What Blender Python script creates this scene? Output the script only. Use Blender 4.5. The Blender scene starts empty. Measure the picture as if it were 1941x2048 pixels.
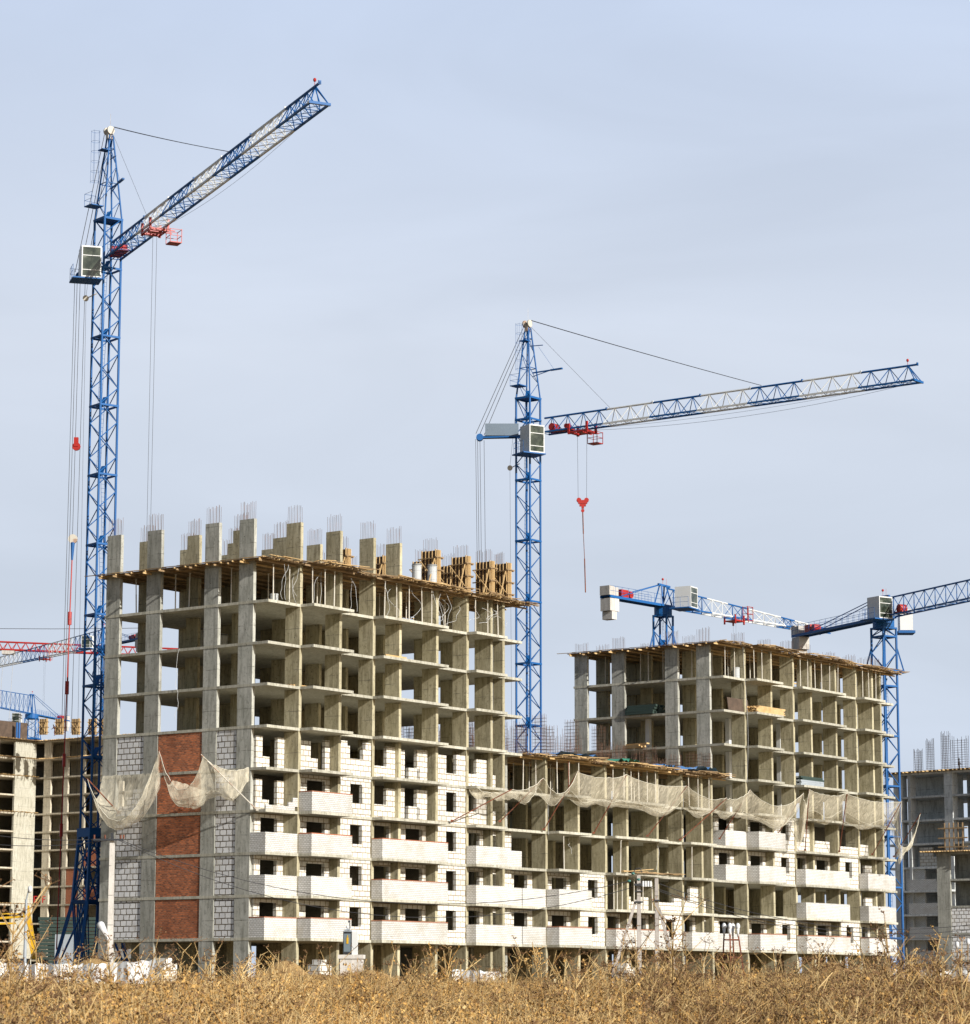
import bpy, math, random
import numpy as np
from mathutils import Vector, Matrix
random.seed(7)
R = math.radians
SC = bpy.context.scene
COL = SC.collection

# ------------------------------------------------------------------ camera
PITCH = 0.16576; ROLL = 0.00097; FPX = 5829.0
cam = bpy.data.cameras.new("camera"); cam.sensor_fit = 'HORIZONTAL'; cam.sensor_width = 36
cam.lens = 36 * FPX / 1941.0; cam.clip_start = 0.5; cam.clip_end = 6000
cam.dof.use_dof = True; cam.dof.focus_distance = 215; cam.dof.aperture_fstop = 11
co = bpy.data.objects.new("camera", cam); COL.objects.link(co)
co.rotation_euler = (R(90) + PITCH, 0, 0)
co.rotation_euler = (Matrix.Rotation(R(90) + PITCH, 3, 'X') @ Matrix.Rotation(ROLL, 3, 'Z')).to_euler()
SC.camera = co
SC.render.resolution_x = 970; SC.render.resolution_y = 1024

# ------------------------------------------------------------------ world, sun, exposure
TA = 0.636                                     # angle of the long facade from the view axis
dU = Vector((math.sin(TA), math.cos(TA), 0)); dV = Vector((-math.cos(TA), math.sin(TA), 0))
SUN = (dU * -0.17 + dV * -1.0 + Vector((0, 0, 0.46))).normalized()
w = bpy.data.worlds.new("World"); SC.world = w; w.use_nodes = True
nt = w.node_tree; N = nt.nodes; L = nt.links; N.clear()
out = N.new('ShaderNodeOutputWorld'); bg = N.new('ShaderNodeBackground')
sky = N.new('ShaderNodeTexSky'); sky.sky_type = 'NISHITA'; sky.sun_disc = False
sky.sun_elevation = math.asin(SUN.z); sky.sun_rotation = math.atan2(SUN.x, SUN.y)
sky.air_density = 1.0; sky.dust_density = 1.6; sky.ozone_density = 1.5
tc = N.new('ShaderNodeTexCoord'); mp = N.new('ShaderNodeMapping'); mp.inputs['Scale'].default_value = (3.0, 3.0, 11.0)
mp.inputs['Rotation'].default_value = (0.25, 0.3, 0.0)
nz = N.new('ShaderNodeTexNoise'); nz.inputs['Scale'].default_value = 1.5; nz.inputs['Detail'].default_value = 7; nz.inputs['Roughness'].default_value = .48
nz.inputs['Distortion'].default_value = .6
cr = N.new('ShaderNodeValToRGB'); cr.color_ramp.elements[0].position = .32; cr.color_ramp.elements[1].position = .75
cr.color_ramp.elements[0].color = (.94, .94, .94, 1); cr.color_ramp.elements[1].color = (1, 1, 1, 1)
mx = N.new('ShaderNodeMixRGB'); 
hz = N.new('ShaderNodeValToRGB'); he = hz.color_ramp.elements; he.new(.2); he.new(.34)
for e_, (p_, c_) in zip(he, ((0.0, (.75, .86, 1.03)), (.13, (.84, .935, 1.09)), (.22, (.875, .96, 1.11)), (.36, (.75, .885, 1.14)))): e_.position = p_; e_.color = (*c_, 1)
hm_ = N.new('ShaderNodeVectorMath'); hm_.operation = 'SCALE'; hm_.inputs['Scale'].default_value = 10.3; L.new(hz.outputs[0], hm_.inputs[0])
cl_ = N.new('ShaderNodeMapRange'); cl_.inputs[1].default_value = .3; cl_.inputs[2].default_value = .72; cl_.inputs[3].default_value = .935; cl_.inputs[4].default_value = 1.04
L.new(nz.outputs['Fac'], cl_.inputs[0]); hc_ = N.new('ShaderNodeVectorMath'); hc_.operation = 'SCALE'; L.new(hm_.outputs[0], hc_.inputs[0]); L.new(cl_.outputs[0], hc_.inputs['Scale']); L.new(hc_.outputs[0], mx.inputs[2])
sx_ = N.new('ShaderNodeSeparateXYZ'); L.new(tc.outputs['Generated'], sx_.inputs[0])
def mrange(src, a, b):
    q = N.new('ShaderNodeMapRange'); q.interpolation_type = 'SMOOTHSTEP'; q.inputs[1].default_value = a; q.inputs[2].default_value = b; L.new(src, q.inputs[0]); return q.outputs[0]
def mul(a, b):
    q = N.new('ShaderNodeMath'); q.operation = 'MULTIPLY'; L.new(a, q.inputs[0]); L.new(b, q.inputs[1]); return q.outputs[0]
L.new(sx_.outputs[2], hz.inputs[0])
veil = mul(mrange(sx_.outputs[1], -.1, .75), mrange(sx_.outputs[2], .62, .36))
L.new(tc.outputs['Generated'], mp.inputs[0]); L.new(mp.outputs[0], nz.inputs['Vector']); L.new(nz.outputs['Fac'], cr.inputs[0])
L.new(mul(veil, cr.outputs[0]), mx.inputs[0]); L.new(sky.outputs[0], mx.inputs[1]); L.new(mx.outputs[0], bg.inputs[0]); L.new(bg.outputs[0], out.inputs[0])
bg.inputs[1].default_value = 0.068
sl = bpy.data.lights.new("sun", 'SUN'); sl.energy = 5.0; sl.angle = R(0.5); sl.color = (1, .962, .89)
so = bpy.data.objects.new("sun", sl); COL.objects.link(so); so.rotation_euler = (-SUN).to_track_quat('-Z', 'Y').to_euler(); so.location = (60, -60, 80)
SC.view_settings.view_transform = 'Standard'; SC.view_settings.look = 'None'; SC.view_settings.exposure = 0.15; SC.view_settings.gamma = 1
SC.view_settings.use_curve_mapping = False
SC.render.engine = 'CYCLES'

# ------------------------------------------------------------------ helpers
def ray(px, py):
    x = px - 970.5; y = py - 1024
    x, y = x * math.cos(ROLL) + y * math.sin(ROLL), -x * math.sin(ROLL) + y * math.cos(ROLL)
    dy = FPX * math.cos(PITCH) + y * math.sin(PITCH)
    return Vector((x / dy, 1, (FPX * math.sin(PITCH) - y * math.cos(PITCH)) / dy))
def at(px, py, Y): return ray(px, py) * Y
OX, OY, Z0 = -15.331, 207.121, 4.289
GH = -3.25                                       # ground level relative to the first slab
GZ = Z0 + GH
def Wd(u, v, h): return Vector((OX, OY, Z0 + h)) + dU * u + dV * v
def u_at(px, py, v):
    d = ray(px, py); k = v - OX * math.cos(TA) + OY * math.sin(TA)
    P = d * (k / (-d.x * math.cos(TA) + d.y * math.sin(TA)))
    return ((P.x - OX) * math.sin(TA) + (P.y - OY) * math.cos(TA), v, P.z - Z0)
def v_at(px, py, u):
    d = ray(px, py); P = d * ((u + OX * math.sin(TA) + OY * math.cos(TA)) / (d.x * math.sin(TA) + d.y * math.cos(TA)))
    return (u, -(P.x - OX) * math.cos(TA) + (P.y - OY) * math.sin(TA), P.z - Z0)
YAW = math.pi / 2 - TA

def ground_z(x, y):
    pts = [(0, -1.75), (25, -1.25), (40, -.85), (70, -.3), (100, .2), (130, .62), (190, 1.0), (210, GZ), (9000, GZ)]
    for (a, za), (b, zb) in zip(pts, pts[1:]):
        if y <= b:
            t = max(0, (y - a) / (b - a)); z = za + (zb - za) * t; break
    if y < 150:
        z += .10 * math.sin(x * .45 + y * .21) * math.sin(y * .13) + .06 * math.sin(x * 1.1 - y * .5)
    return z

class MB:
    def __init__(s): s.v = []; s.f = []; s.m = []
    def quad(s, pts, mi=0):
        n = len(s.v); s.v += [tuple(p) for p in pts]; s.f.append(tuple(range(n, n + len(pts)))); s.m.append(mi)
    def box(s, x0, x1, y0, y1, z0, z1, mi=0):
        n = len(s.v)
        s.v += [(x, y, z) for z in (z0, z1) for y in (y0, y1) for x in (x0, x1)]
        for f in ((0, 2, 3, 1), (4, 5, 7, 6), (0, 1, 5, 4), (2, 6, 7, 3), (0, 4, 6, 2), (1, 3, 7, 5)):
            s.f.append(tuple(n + i for i in f)); s.m.append(mi)
        return s
    def beam(s, p, q, wd=.1, ht=None, mi=0, up=(0, 0, 1)):
        p = Vector(p); q = Vector(q); ht = ht or wd; d = (q - p)
        if d.length < 1e-6: return s
        d.normalize(); up = Vector(up)
        if abs(d.dot(up)) > .99: up = Vector((0, 1, 0))
        a = d.cross(up).normalized(); b = a.cross(d).normalized(); a *= wd / 2; b *= ht / 2
        n = len(s.v); s.v += [tuple(o + i * a + j * b) for o in (p, q) for (i, j) in ((-1, -1), (1, -1), (1, 1), (-1, 1))]
        for f in ((3, 2, 1, 0), (4, 5, 6, 7), (0, 1, 5, 4), (1, 2, 6, 5), (2, 3, 7, 6), (3, 0, 4, 7)):
            s.f.append(tuple(n + i for i in f)); s.m.append(mi)
        return s
    def tube(s, p, q, r, n=6, mi=0, r2=None, cap=True):
        p = Vector(p); q = Vector(q); d = q - p
        if d.length < 1e-6: return s
        d.normalize(); up = Vector((0, 0, 1)) if abs(d.z) < .9 else Vector((1, 0, 0))
        a = d.cross(up).normalized(); b = a.cross(d); r2 = r if r2 is None else r2; k = len(s.v)
        for o, rr in ((p, r), (q, r2)):
            for i in range(n):
                t = 2 * math.pi * i / n; s.v.append(tuple(o + a * math.cos(t) * rr + b * math.sin(t) * rr))
        for i in range(n):
            j = (i + 1) % n; s.f.append((k + i, k + j, k + n + j, k + n + i)); s.m.append(mi)
        if cap: s.f.append(tuple(k + i for i in reversed(range(n)))); s.f.append(tuple(k + n + i for i in range(n))); s.m += [mi, mi]
        return s
    def path(s, pts, r, n=4, mi=0):
        for a, b in zip(pts, pts[1:]): s.tube(a, b, r, n, mi, cap=False)
        return s
    def prism(s, poly, z0, z1, mi=0):
        k = len(s.v); n = len(poly)
        s.v += [(x, y, z0) for x, y in poly] + [(x, y, z1) for x, y in poly]
        s.f.append(tuple(k + i for i in reversed(range(n)))); s.f.append(tuple(k + n + i for i in range(n))); s.m += [mi, mi]
        for i in range(n):
            j = (i + 1) % n; s.f.append((k + i, k + j, k + n + j, k + n + i)); s.m.append(mi)
        return s
    def ball(s, c, r, sx=1, sy=1, sz=1, nu=8, nv=6, mi=0):
        c = Vector(c); k = len(s.v)
        for i in range(nv + 1):
            th = math.pi * i / nv
            for j in range(nu):
                ph = 2 * math.pi * j / nu
                s.v.append((c.x + r * sx * math.sin(th) * math.cos(ph), c.y + r * sy * math.sin(th) * math.sin(ph), c.z + r * sz * math.cos(th)))
        for i in range(nv):
            for j in range(nu):
                a = k + i * nu + j; b = k + i * nu + (j + 1) % nu; s.f.append((a, a + nu, b + nu, b)); s.m.append(mi)
        return s
    def build(s, name, mats, parent=None, smooth=False):
        me = bpy.data.meshes.new(name); me.from_pydata(s.v, [], s.f); mats = mats if isinstance(mats, (list, tuple)) else [mats]
        for m in mats: me.materials.append(m)
        if len(mats) > 1: me.polygons.foreach_set('material_index', s.m)
        if smooth: me.polygons.foreach_set('use_smooth', [True] * len(s.f))
        me.update(); o = bpy.data.objects.new(name, me); COL.objects.link(o)
        if parent: o.parent = parent
        return o
def tag(o, label=None, cat=None, group=None, kind=None):
    if label: o['label'] = label
    if cat: o['category'] = cat
    if group: o['group'] = group
    if kind: o['kind'] = kind
    return o
def empty(name, loc, yaw=0, label=None, cat=None, group=None):
    o = bpy.data.objects.new(name, None); COL.objects.link(o); o.empty_display_size = .3
    o.location = loc; o.rotation_euler = (0, 0, yaw); return tag(o, label, cat, group)
def copy_tree(o, parent=None):
    c = o.copy(); COL.objects.link(c)
    if parent is not None: c.parent = parent
    for ch in list(o.children): copy_tree(ch, c)
    return c

# ------------------------------------------------------------------ materials
def mat(name, rough=.8, metal=0.0):
    m = bpy.data.materials.new(name); m.use_nodes = True; b = m.node_tree.nodes['Principled BSDF']
    b.inputs['Roughness'].default_value = rough; b.inputs['Metallic'].default_value = metal
    return m, m.node_tree.nodes, m.node_tree.links, b
def noise(N, L, scale, detail=4, vec=None, sc=None, rough=.55, dist=0):
    n = N.new('ShaderNodeTexNoise'); n.inputs['Scale'].default_value = scale; n.inputs['Detail'].default_value = detail
    n.inputs['Roughness'].default_value = rough; n.inputs['Distortion'].default_value = dist
    tc = N.new('ShaderNodeTexCoord'); mp = N.new('ShaderNodeMapping'); L.new(vec or tc.outputs['Object'], mp.inputs[0])
    if sc: mp.inputs['Scale'].default_value = sc
    L.new(mp.outputs[0], n.inputs['Vector']); return n.outputs['Fac']
def ramp(N, L, fac, stops):
    r = N.new('ShaderNodeValToRGB'); e = r.color_ramp.elements
    while len(e) < len(stops): e.new(.5)
    for i, (p, c) in enumerate(stops):
        e[i].position = p; e[i].color = (*c, 1) if len(c) == 3 else (c[0], c[0], c[0], 1)
    L.new(fac, r.inputs[0]); return r.outputs[0]
def mixc(N, L, fac, a, b, mode='MIX'):
    m = N.new('ShaderNodeMixRGB'); m.blend_type = mode
    for i, x in ((0, fac), (1, a), (2, b)):
        if isinstance(x, (int, float)): m.inputs[i].default_value = x
        elif isinstance(x, tuple): m.inputs[i].default_value = (*x, 1)
        else: L.new(x, m.inputs[i])
    return m.outputs[0]
def tone(N, L, c, lo, hi):
    oi = N.new('ShaderNodeObjectInfo'); mr = N.new('ShaderNodeMapRange'); mr.inputs[3].default_value = lo; mr.inputs[4].default_value = hi; L.new(oi.outputs['Random'], mr.inputs[0])
    v = N.new('ShaderNodeVectorMath'); v.operation = 'SCALE'; L.new(c, v.inputs[0]); L.new(mr.outputs[0], v.inputs['Scale']); return v.outputs[0]
def bump(N, L, b, h, strength=.4, dist=.02):
    n = N.new('ShaderNodeBump'); n.inputs['Strength'].default_value = strength; n.inputs['Distance'].default_value = dist
    L.new(h, n.inputs['Height']); L.new(n.outputs[0], b.inputs['Normal'])

def concrete(name, base, dark, warm):
    m, N, L, b = mat(name, .92)
    big = noise(N, L, .55, 4, sc=(1, 1, .8)); streak = noise(N, L, 2.6, 6, sc=(1.6, 1.6, .22), rough=.72); fine = noise(N, L, 4.5, 6, rough=.78)
    c = mixc(N, L, ramp(N, L, big, [(.35, (0,)), (.68, (1,))]), base, warm)
    c = mixc(N, L, ramp(N, L, streak, [(.46, (0,)), (.64, (.62,))]), c, dark)
    c = mixc(N, L, ramp(N, L, fine, [(.53, (0,)), (.66, (.7,))]), c, dark)
    # formwork lift lines: one per 1.5 m, broken up by noise
    tc = N.new('ShaderNodeTexCoord'); sp = N.new('ShaderNodeSeparateXYZ'); L.new(tc.outputs['Object'], sp.inputs[0])
    ad = N.new('ShaderNodeMath'); ad.operation = 'MULTIPLY_ADD'; ad.inputs[1].default_value = .05; L.new(noise(N, L, 1.8, 2), ad.inputs[0]); L.new(sp.outputs[2], ad.inputs[2])
    md = N.new('ShaderNodeMath'); md.operation = 'PINGPONG'; md.inputs[1].default_value = .75; L.new(ad.outputs[0], md.inputs[0])
    lt = N.new('ShaderNodeMath'); lt.operation = 'LESS_THAN'; lt.inputs[1].default_value = .022; L.new(md.outputs[0], lt.inputs[0])
    ml = N.new('ShaderNodeMath'); ml.operation = 'MULTIPLY'; L.new(lt.outputs[0], ml.inputs[0]); L.new(ramp(N, L, noise(N, L, 1.3, 3), [(.42, (0,)), (.6, (.8,))]), ml.inputs[1])
    c = mixc(N, L, ml.outputs[0], c, (.10, .095, .08))
    # tie holes
    vo = N.new('ShaderNodeTexVoronoi'); vo.inputs['Scale'].default_value = 1.6; L.new(tc.outputs['Object'], vo.inputs['Vector'])
    h = N.new('ShaderNodeMath'); h.operation = 'LESS_THAN'; h.inputs[1].default_value = .055; L.new(vo.outputs['Distance'], h.inputs[0])
    c = mixc(N, L, h.outputs[0], c, (.08, .075, .06))
    c = tone(N, L, c, .84, 1.13); L.new(c, b.inputs['Base Color']); bump(N, L, b, fine, .5, .02); return m
CONC = concrete('cast_concrete', (.42, .375, .245), (.15, .125, .07), (.55, .50, .35))
CONCW = concrete('warm_pale_concrete', (.56, .50, .39), (.26, .22, .16), (.66, .60, .48))
CONC3 = concrete('pale_grey_concrete', (.62, .64, .63), (.30, .31, .31), (.74, .75, .74))
CONC2 = concrete('grey_concrete', (.38, .38, .335), (.15, .15, .125), (.50, .495, .45))
SLAB = concrete('slab_concrete', (.46, .44, .36), (.22, .205, .15), (.56, .54, .46))

def bricks(name, c1, c2, mortar, bw, bh, ms, wob=.0, miss=0, bumpy=.6, off=.5):
    m, N, L, b = mat(name, .85)
    tc = N.new('ShaderNodeTexCoord'); sp = N.new('ShaderNodeSeparateXYZ'); L.new(tc.outputs['Object'], sp.inputs[0])
    ad = N.new('ShaderNodeMath'); L.new(sp.outputs[0], ad.inputs[0]); L.new(sp.outputs[1], ad.inputs[1])
    cb = N.new('ShaderNodeCombineXYZ'); L.new(ad.outputs[0], cb.inputs[0]); L.new(sp.outputs[2], cb.inputs[1])
    vec = cb.outputs[0]
    if wob:
        nn = N.new('ShaderNodeTexNoise'); nn.inputs['Scale'].default_value = 2.3; nn.inputs['Detail'].default_value = 3; L.new(vec, nn.inputs['Vector'])
        sb = N.new('ShaderNodeVectorMath'); sb.operation = 'SUBTRACT'; L.new(nn.outputs['Color'], sb.inputs[0]); sb.inputs[1].default_value = (.5, .5, .5)
        sc = N.new('ShaderNodeVectorMath'); sc.operation = 'MULTIPLY'; L.new(sb.outputs[0], sc.inputs[0]); sc.inputs[1].default_value = (wob, wob * .35, 0)
        av = N.new('ShaderNodeVectorMath'); L.new(vec, av.inputs[0]); L.new(sc.outputs[0], av.inputs[1]); vec = av.outputs[0]
    br = N.new('ShaderNodeTexBrick'); br.inputs['Scale'].default_value = 1; br.inputs['Brick Width'].default_value = bw; br.inputs['Row Height'].default_value = bh
    br.inputs['Mortar Size'].default_value = ms; br.inputs['Mortar Smooth'].default_value = .1; br.inputs['Color1'].default_value = (*c1, 1); br.inputs['Color2'].default_value = (*c2, 1)
    br.inputs['Mortar'].default_value = (*mortar, 1); br.offset = off; L.new(vec, br.inputs['Vector'])
    n1 = noise(N, L, 3.1, 5, rough=.65); n2 = noise(N, L, .7, 3)
    c = mixc(N, L, ramp(N, L, n1, [(.5, (0,)), (.78, (.45,))]), br.outputs[0], tuple(.62 * x for x in c1))
    c = mixc(N, L, ramp(N, L, n2, [(.5, (0,)), (.72, (.5,))]), c, tuple(x * q for x, q in zip(c2, (.66, .6, .5))))
    c = tone(N, L, c, .88, 1.04); L.new(c, b.inputs['Base Color'])
    iv = N.new('ShaderNodeMath'); iv.operation = 'SUBTRACT'; iv.inputs[0].default_value = 1; L.new(br.outputs['Fac'], iv.inputs[1]); bump(N, L, b, iv.outputs[0], bumpy, .02)
    return m
BLOCK = bricks('aerated_block', (.82, .80, .75), (.72, .70, .64), (.30, .235, .155), .6, .4, .034, .09)
BLOCKG = bricks('aerated_block_open_joints', (.93, .935, .94), (.80, .805, .82), (.15, .12, .085), .58, .42, .04, .2, off=.45)
WBRICK = bricks('white_silicate_brick', (.79, .785, .77), (.66, .65, .62), (.36, .34, .31), .28, .135, .017, .04)
RBRICK = bricks('red_brick', (.72, .215, .08), (.24, .075, .035), (.34, .19, .12), .26, .12, .02, .07)
OBRICK = bricks('orange_brick', (.52, .17, .08), (.42, .14, .07), (.30, .2, .14), .26, .085, .01, .02)
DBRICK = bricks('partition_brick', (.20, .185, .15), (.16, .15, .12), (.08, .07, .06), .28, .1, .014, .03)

def paint(name, col, rough=.45, wear=None, metal=0, ws=2.5, wa=.62):
    m, N, L, b = mat(name, rough, metal); n = noise(N, L, ws, 6, rough=.65); n2 = noise(N, L, .6, 3)
    c = mixc(N, L, ramp(N, L, n2, [(.35, (0,)), (.7, (.35,))]), col, tuple(x * .72 for x in col))
    c = mixc(N, L, ramp(N, L, n, [(wa, (0,)), (wa + .06, (.8,))]), c, wear or tuple(x * .5 for x in col))
    L.new(c, b.inputs['Base Color']); return m
BLUE = paint('blue_crane_paint', (.003, .105, .345), .6, (.01, .03, .07), ws=3, wa=.66)
WHITE = paint('white_crane_paint', (.72, .73, .72), .45, (.30, .26, .22), ws=3, wa=.64)
RED = paint('red_crane_paint', (.42, .022, .016), .45, (.18, .03, .02))
YEL = paint('yellow_crane_paint', (.72, .42, .02), .45)
RUST = paint('rusty_steel', (.22, .065, .03), .8, (.10, .04, .025), ws=4, wa=.5)
REBAR = paint('rebar_steel', (.13, .085, .06), .75, (.20, .09, .05), ws=2, wa=.5)
PROP = paint('galvanised_prop', (.62, .58, .50), .6, (.36, .20, .12), 0, ws=1.2, wa=.52)
CABLE = paint('dark_wire_rope', (.06, .06, .065), .6)
DARK = paint('dark_metal', (.035, .038, .045), .6)
PALE = paint('white_plastic', (.72, .73, .74), .5)
GREY = paint('grey_panel', (.36, .40, .44), .6)
GREEN = paint('dark_green_panel', (.035, .06, .05), .6)
TARP = paint('blue_tarpaulin', (.10, .28, .62), .6, (.3, .42, .62), ws=2, wa=.55)
TARPG = paint('green_tarpaulin', (.08, .36, .24), .6)
SHIRT = paint('worker_clothes', (.05, .055, .07), .9)
SKIN = paint('skin', (.42, .24, .16), .7)
POLE = concrete('pole_concrete', (.60, .57, .53), (.40, .37, .33), (.64, .60, .56))
POLE2 = concrete('utility_pole_concrete', (.44, .40, .37), (.26, .23, .21), (.50, .46, .42))
GLASSG = paint('green_glass_insulator', (.06, .20, .17), .15)
def wood(name, a, b_, sc=(1, 1, 1)):
    m, N, L, b = mat(name, .8); n = noise(N, L, 1.6, 4, sc=sc, rough=.6); f = noise(N, L, 11, 4, sc=sc)
    c = mixc(N, L, ramp(N, L, n, [(.35, (0,)), (.65, (1,))]), a, b_); c = mixc(N, L, ramp(N, L, f, [(.5, (0,)), (.75, (.5,))]), c, tuple(x * .5 for x in a))
    L.new(c, b.inputs['Base Color']); return m
TIMB = wood('fresh_timber', (.68, .48, .24), (.54, .35, .15))
TIMB2 = wood('weathered_timber', (.36, .24, .12), (.25, .17, .095))
PLY = wood('plywood', (.26, .16, .08), (.17, .11, .06))
PLYD = wood('dark_film_plywood', (.075, .05, .035), (.12, .08, .055))
GLASS, Ng, Lg, bgm = mat('cab_glass', .08); bgm.inputs['Base Color'].default_value = (.05, .07, .06, 1); bgm.inputs['Specular IOR Level'].default_value = .8
Lg.new(ramp(Ng, Lg, noise(Ng, Lg, 1.1, 2), [(.4, (.02, .03, .022)), (.62, (.08, .095, .07)), (.75, (.3, .32, .28))]), bgm.inputs['Base Color'])
NETM, Nn, Ln, bn = mat('safety_net', .9); bn.inputs['Base Color'].default_value = (.88, .81, .64, 1)
tr = Nn.new('ShaderNodeBsdfTransparent'); ms = Nn.new('ShaderNodeMixShader'); on = Nn['Material Output']
fa = ramp(Nn, Ln, noise(Nn, Ln, 1.6, 5, sc=(1.6, 1.6, .35), dist=1.5), [(.3, (.24,)), (.5, (.40,)), (.62, (.56,)), (.75, (.8,))])
Ln.new(fa, ms.inputs[0]); Ln.new(tr.outputs[0], ms.inputs[1]); Ln.new(bn.outputs[0], ms.inputs[2]); Ln.new(ms.outputs[0], on.inputs['Surface'])
NETE = paint('net_rope', (.74, .70, .58), .9)
GRM, Nr, Lr, br_ = mat('dry_field_soil', 1)
Lr.new(ramp(Nr, Lr, noise(Nr, Lr, .6, 6, rough=.7), [(.3, (.12, .085, .04)), (.6, (.22, .155, .075)), (.8, (.16, .125, .06))]), br_.inputs['Base Color'])
def straw(name, a, b_, c_):
    m, N, L, b = mat(name, .85); n = noise(N, L, .55, 4, rough=.7); f = noise(N, L, 3.7, 4, rough=.7)
    big = noise(N, L, .16, 4, rough=.6)
    c = ramp(N, L, n, [(.3, a), (.52, b_), (.7, c_)]); c = mixc(N, L, ramp(N, L, big, [(.42, (.0,)), (.62, (.75,))]), c, tuple(x * q for x, q in zip(c_, (.62, .55, .5))));  c = mixc(N, L, ramp(N, L, f, [(.45, (0,)), (.7, (.6,))]), c, tuple(x * .45 for x in b_))
    L.new(c, b.inputs['Base Color']); return m
STALK = straw('pale_dry_stalk', (.60, .42, .17), (.78, .60, .31), (.44, .27, .095))
LEAF = straw('ochre_dry_leaf', (.62, .345, .09), (.70, .43, .14), (.38, .20, .055))
HEADM = straw('brown_seed_head', (.20, .105, .045), (.33, .19, .085), (.13, .07, .035))

# ------------------------------------------------------------------ ground
def build_ground():
    xs = sorted(set(list(np.arange(-40, 41, 2.0)) + [-3000, -1200, -500, -250, -120, -70, 70, 120, 250, 500, 1200, 3000]))
    ys = list(np.arange(-20, 150, 2.5)) + [170, 190, 210, 300, 500, 1000, 2000, 4500]
    v = [(x, y, ground_z(x, y)) for y in ys for x in xs]; nx = len(xs)
    f = [(j * nx + i, j * nx + i + 1, (j + 1) * nx + i + 1, (j + 1) * nx + i) for j in range(len(ys) - 1) for i in range(nx - 1)]
    m = MB(); m.v = v; m.f = f; m.m = [0] * len(f); o = m.build('ground', GRM, smooth=True); tag(o, 'dry field rising gently to the building site', 'ground', kind='structure')
build_ground()

# ------------------------------------------------------------------ the unfinished block of flats: three sections
LINES = [0, 3.5, 8.05, 12, 15.2, 19.8, 23.7, 26.9, 28.5]
TH = .3; F = 3.0; ST = .2; PER = 30.81
BALS = [(3.3, 7.92, 1.26), (11.7, 19.72, 1.06), (23.4, 27.5, .98)]
ROWS = {0: [(1.45, 2.83), (4.8, 6.15), (10.5, 11.9), (14.6, 16.0)]}
for l in LINES[1:]: ROWS[l] = [(0, 1.36), (5.2, 6.55), (9.9, 11.1), (14.6, 16.0)]
ROWS[28.5] = [(.02, .96), (11.2, 12.6), (14.6, 16)]
ROWS[26.9] = [(0.02, 1.6), (3.6, 5.0), (11.2, 12.6), (14.6, 16)]
ROWS[23.7] = [(0, 1.36), (3.9, 5.2), (11.2, 12.6), (14.6, 16)]
ROWS[19.8] = [(0, 1.36), (5.2, 6.55), (11.2, 12.6), (14.6, 16)]

def outline(end, first, e=.02):
    p = [(-.32 if first else .02, 16.1)]
    p += [(-.32 if first else .02, -e)]
    for (a, b, d) in BALS: p += [(a, -e), (a, -d), (b, -d), (b, -e)]
    p += [(end, -e), (end, 16.1)]
    return p
def section(name, u0, K, label, first=True, end=30.8, topstub=0, walls=None):
    root = empty(name, Wd(u0, 0, GH), YAW, label, 'building', 'sections of the unfinished block of flats')
    H = -GH
    stub = topstub
    for l in LINES:
        for ri, (v1, v2) in enumerate(ROWS[l]):
            form = stub and ((ri == 0 and l > 16) or (ri >= 1 and l > 13))
            top = K * F + (3.0 + random.uniform(-.04, .04) if (stub and not form) else .06)
            rb_top = top + (1.35 if not form else 4.0)
            if not stub: rb_top = top + (1.3 if K > 6 else (3.4 if l < 13 else 2.0)) * random.uniform(.75, 1.1)
            m = MB().box(l - TH, l, v1, v2, 0, H + top)
            c = m.build('column', CONC2 if (l == 0) else CONC, root)
            r = MB(); n = 9; 
            for i in range(n):
                for sx in (0, 1):
                    if sx and i % 2: continue
                    y = v1 + .08 + (v2 - v1 - .16) * i / (n - 1); x = l - (.25 if sx else .05)
                    z1 = H + rb_top - random.uniform(0, .25); b = random.gauss(0, .035)
                    r.tube((x, y, H + top - .02 - (3 if form else 0)), (x + b, y + b * 1.3, z1), .0125, 3, cap=False)
            if not stub and K < 6 or (form and False):
                hz = .25
                while hz < rb_top - top - .3:
                    for x in (l - .26, l - .04): r.tube((x, v1, H + top + hz), (x, v2, H + top + hz), .011, 3)
                    hz += .28
            r.build('rebar', REBAR, c)
    for k in range(0, K):
        m = MB().prism([(x, y + (0.0)) for x, y in outline(end, first)], H + k * F - ST, H + k * F); m.build('floor_slab', SLAB, root)
    # shear walls and stair core that darken the inside
    def wall(n, x0, x1, y0, y1, h0, h1, m_): MB().box(x0, x1, y0, y1, H + h0, H + h1).build(n, m_, root)
    for k in range(-1, K):
        a = k * F + .005 if k >= 0 else GH + .01; b = k * F + F - ST - .005
        wall('shear_wall', 7.8, 8.0, 11.15, 14.55, a, b, CONC)
        if k < K - 1 or K < 6: wall('stair_core', 12.05, 19.4, 9.2, 9.4, a, b, CONC)
        wall('stair_core', 14.95, 15.15, 6.6, 9.15, a, b, CONC)
        wall('stair_core', 19.55, 19.75, 6.6, 11.1, a, b, CONC)
    return root, H
def rects(root, H, rs, v0, v1, k, material, name='block_wall', along='u'):
    m = MB()
    for (a, b, z0, z1) in rs:
        if along == 'u': m.box(a, b, v0, v1, H + k * F + z0, H + k * F + z1)
        else: m.box(v0, v1, a, b, H + k * F + z0, H + k * F + z1)
    return m.build(name, material, root)
HC = F - ST - .02                                 # clear height
def opening(a, b, o0, o1, sill, head):
    return [(a, o0, .005, HC), (o1, b, .005, HC)] + ([(o0, o1, .005, sill)] if sill > 0 else []) + ([(o0, o1, head, HC)] if head < HC else [])
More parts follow.
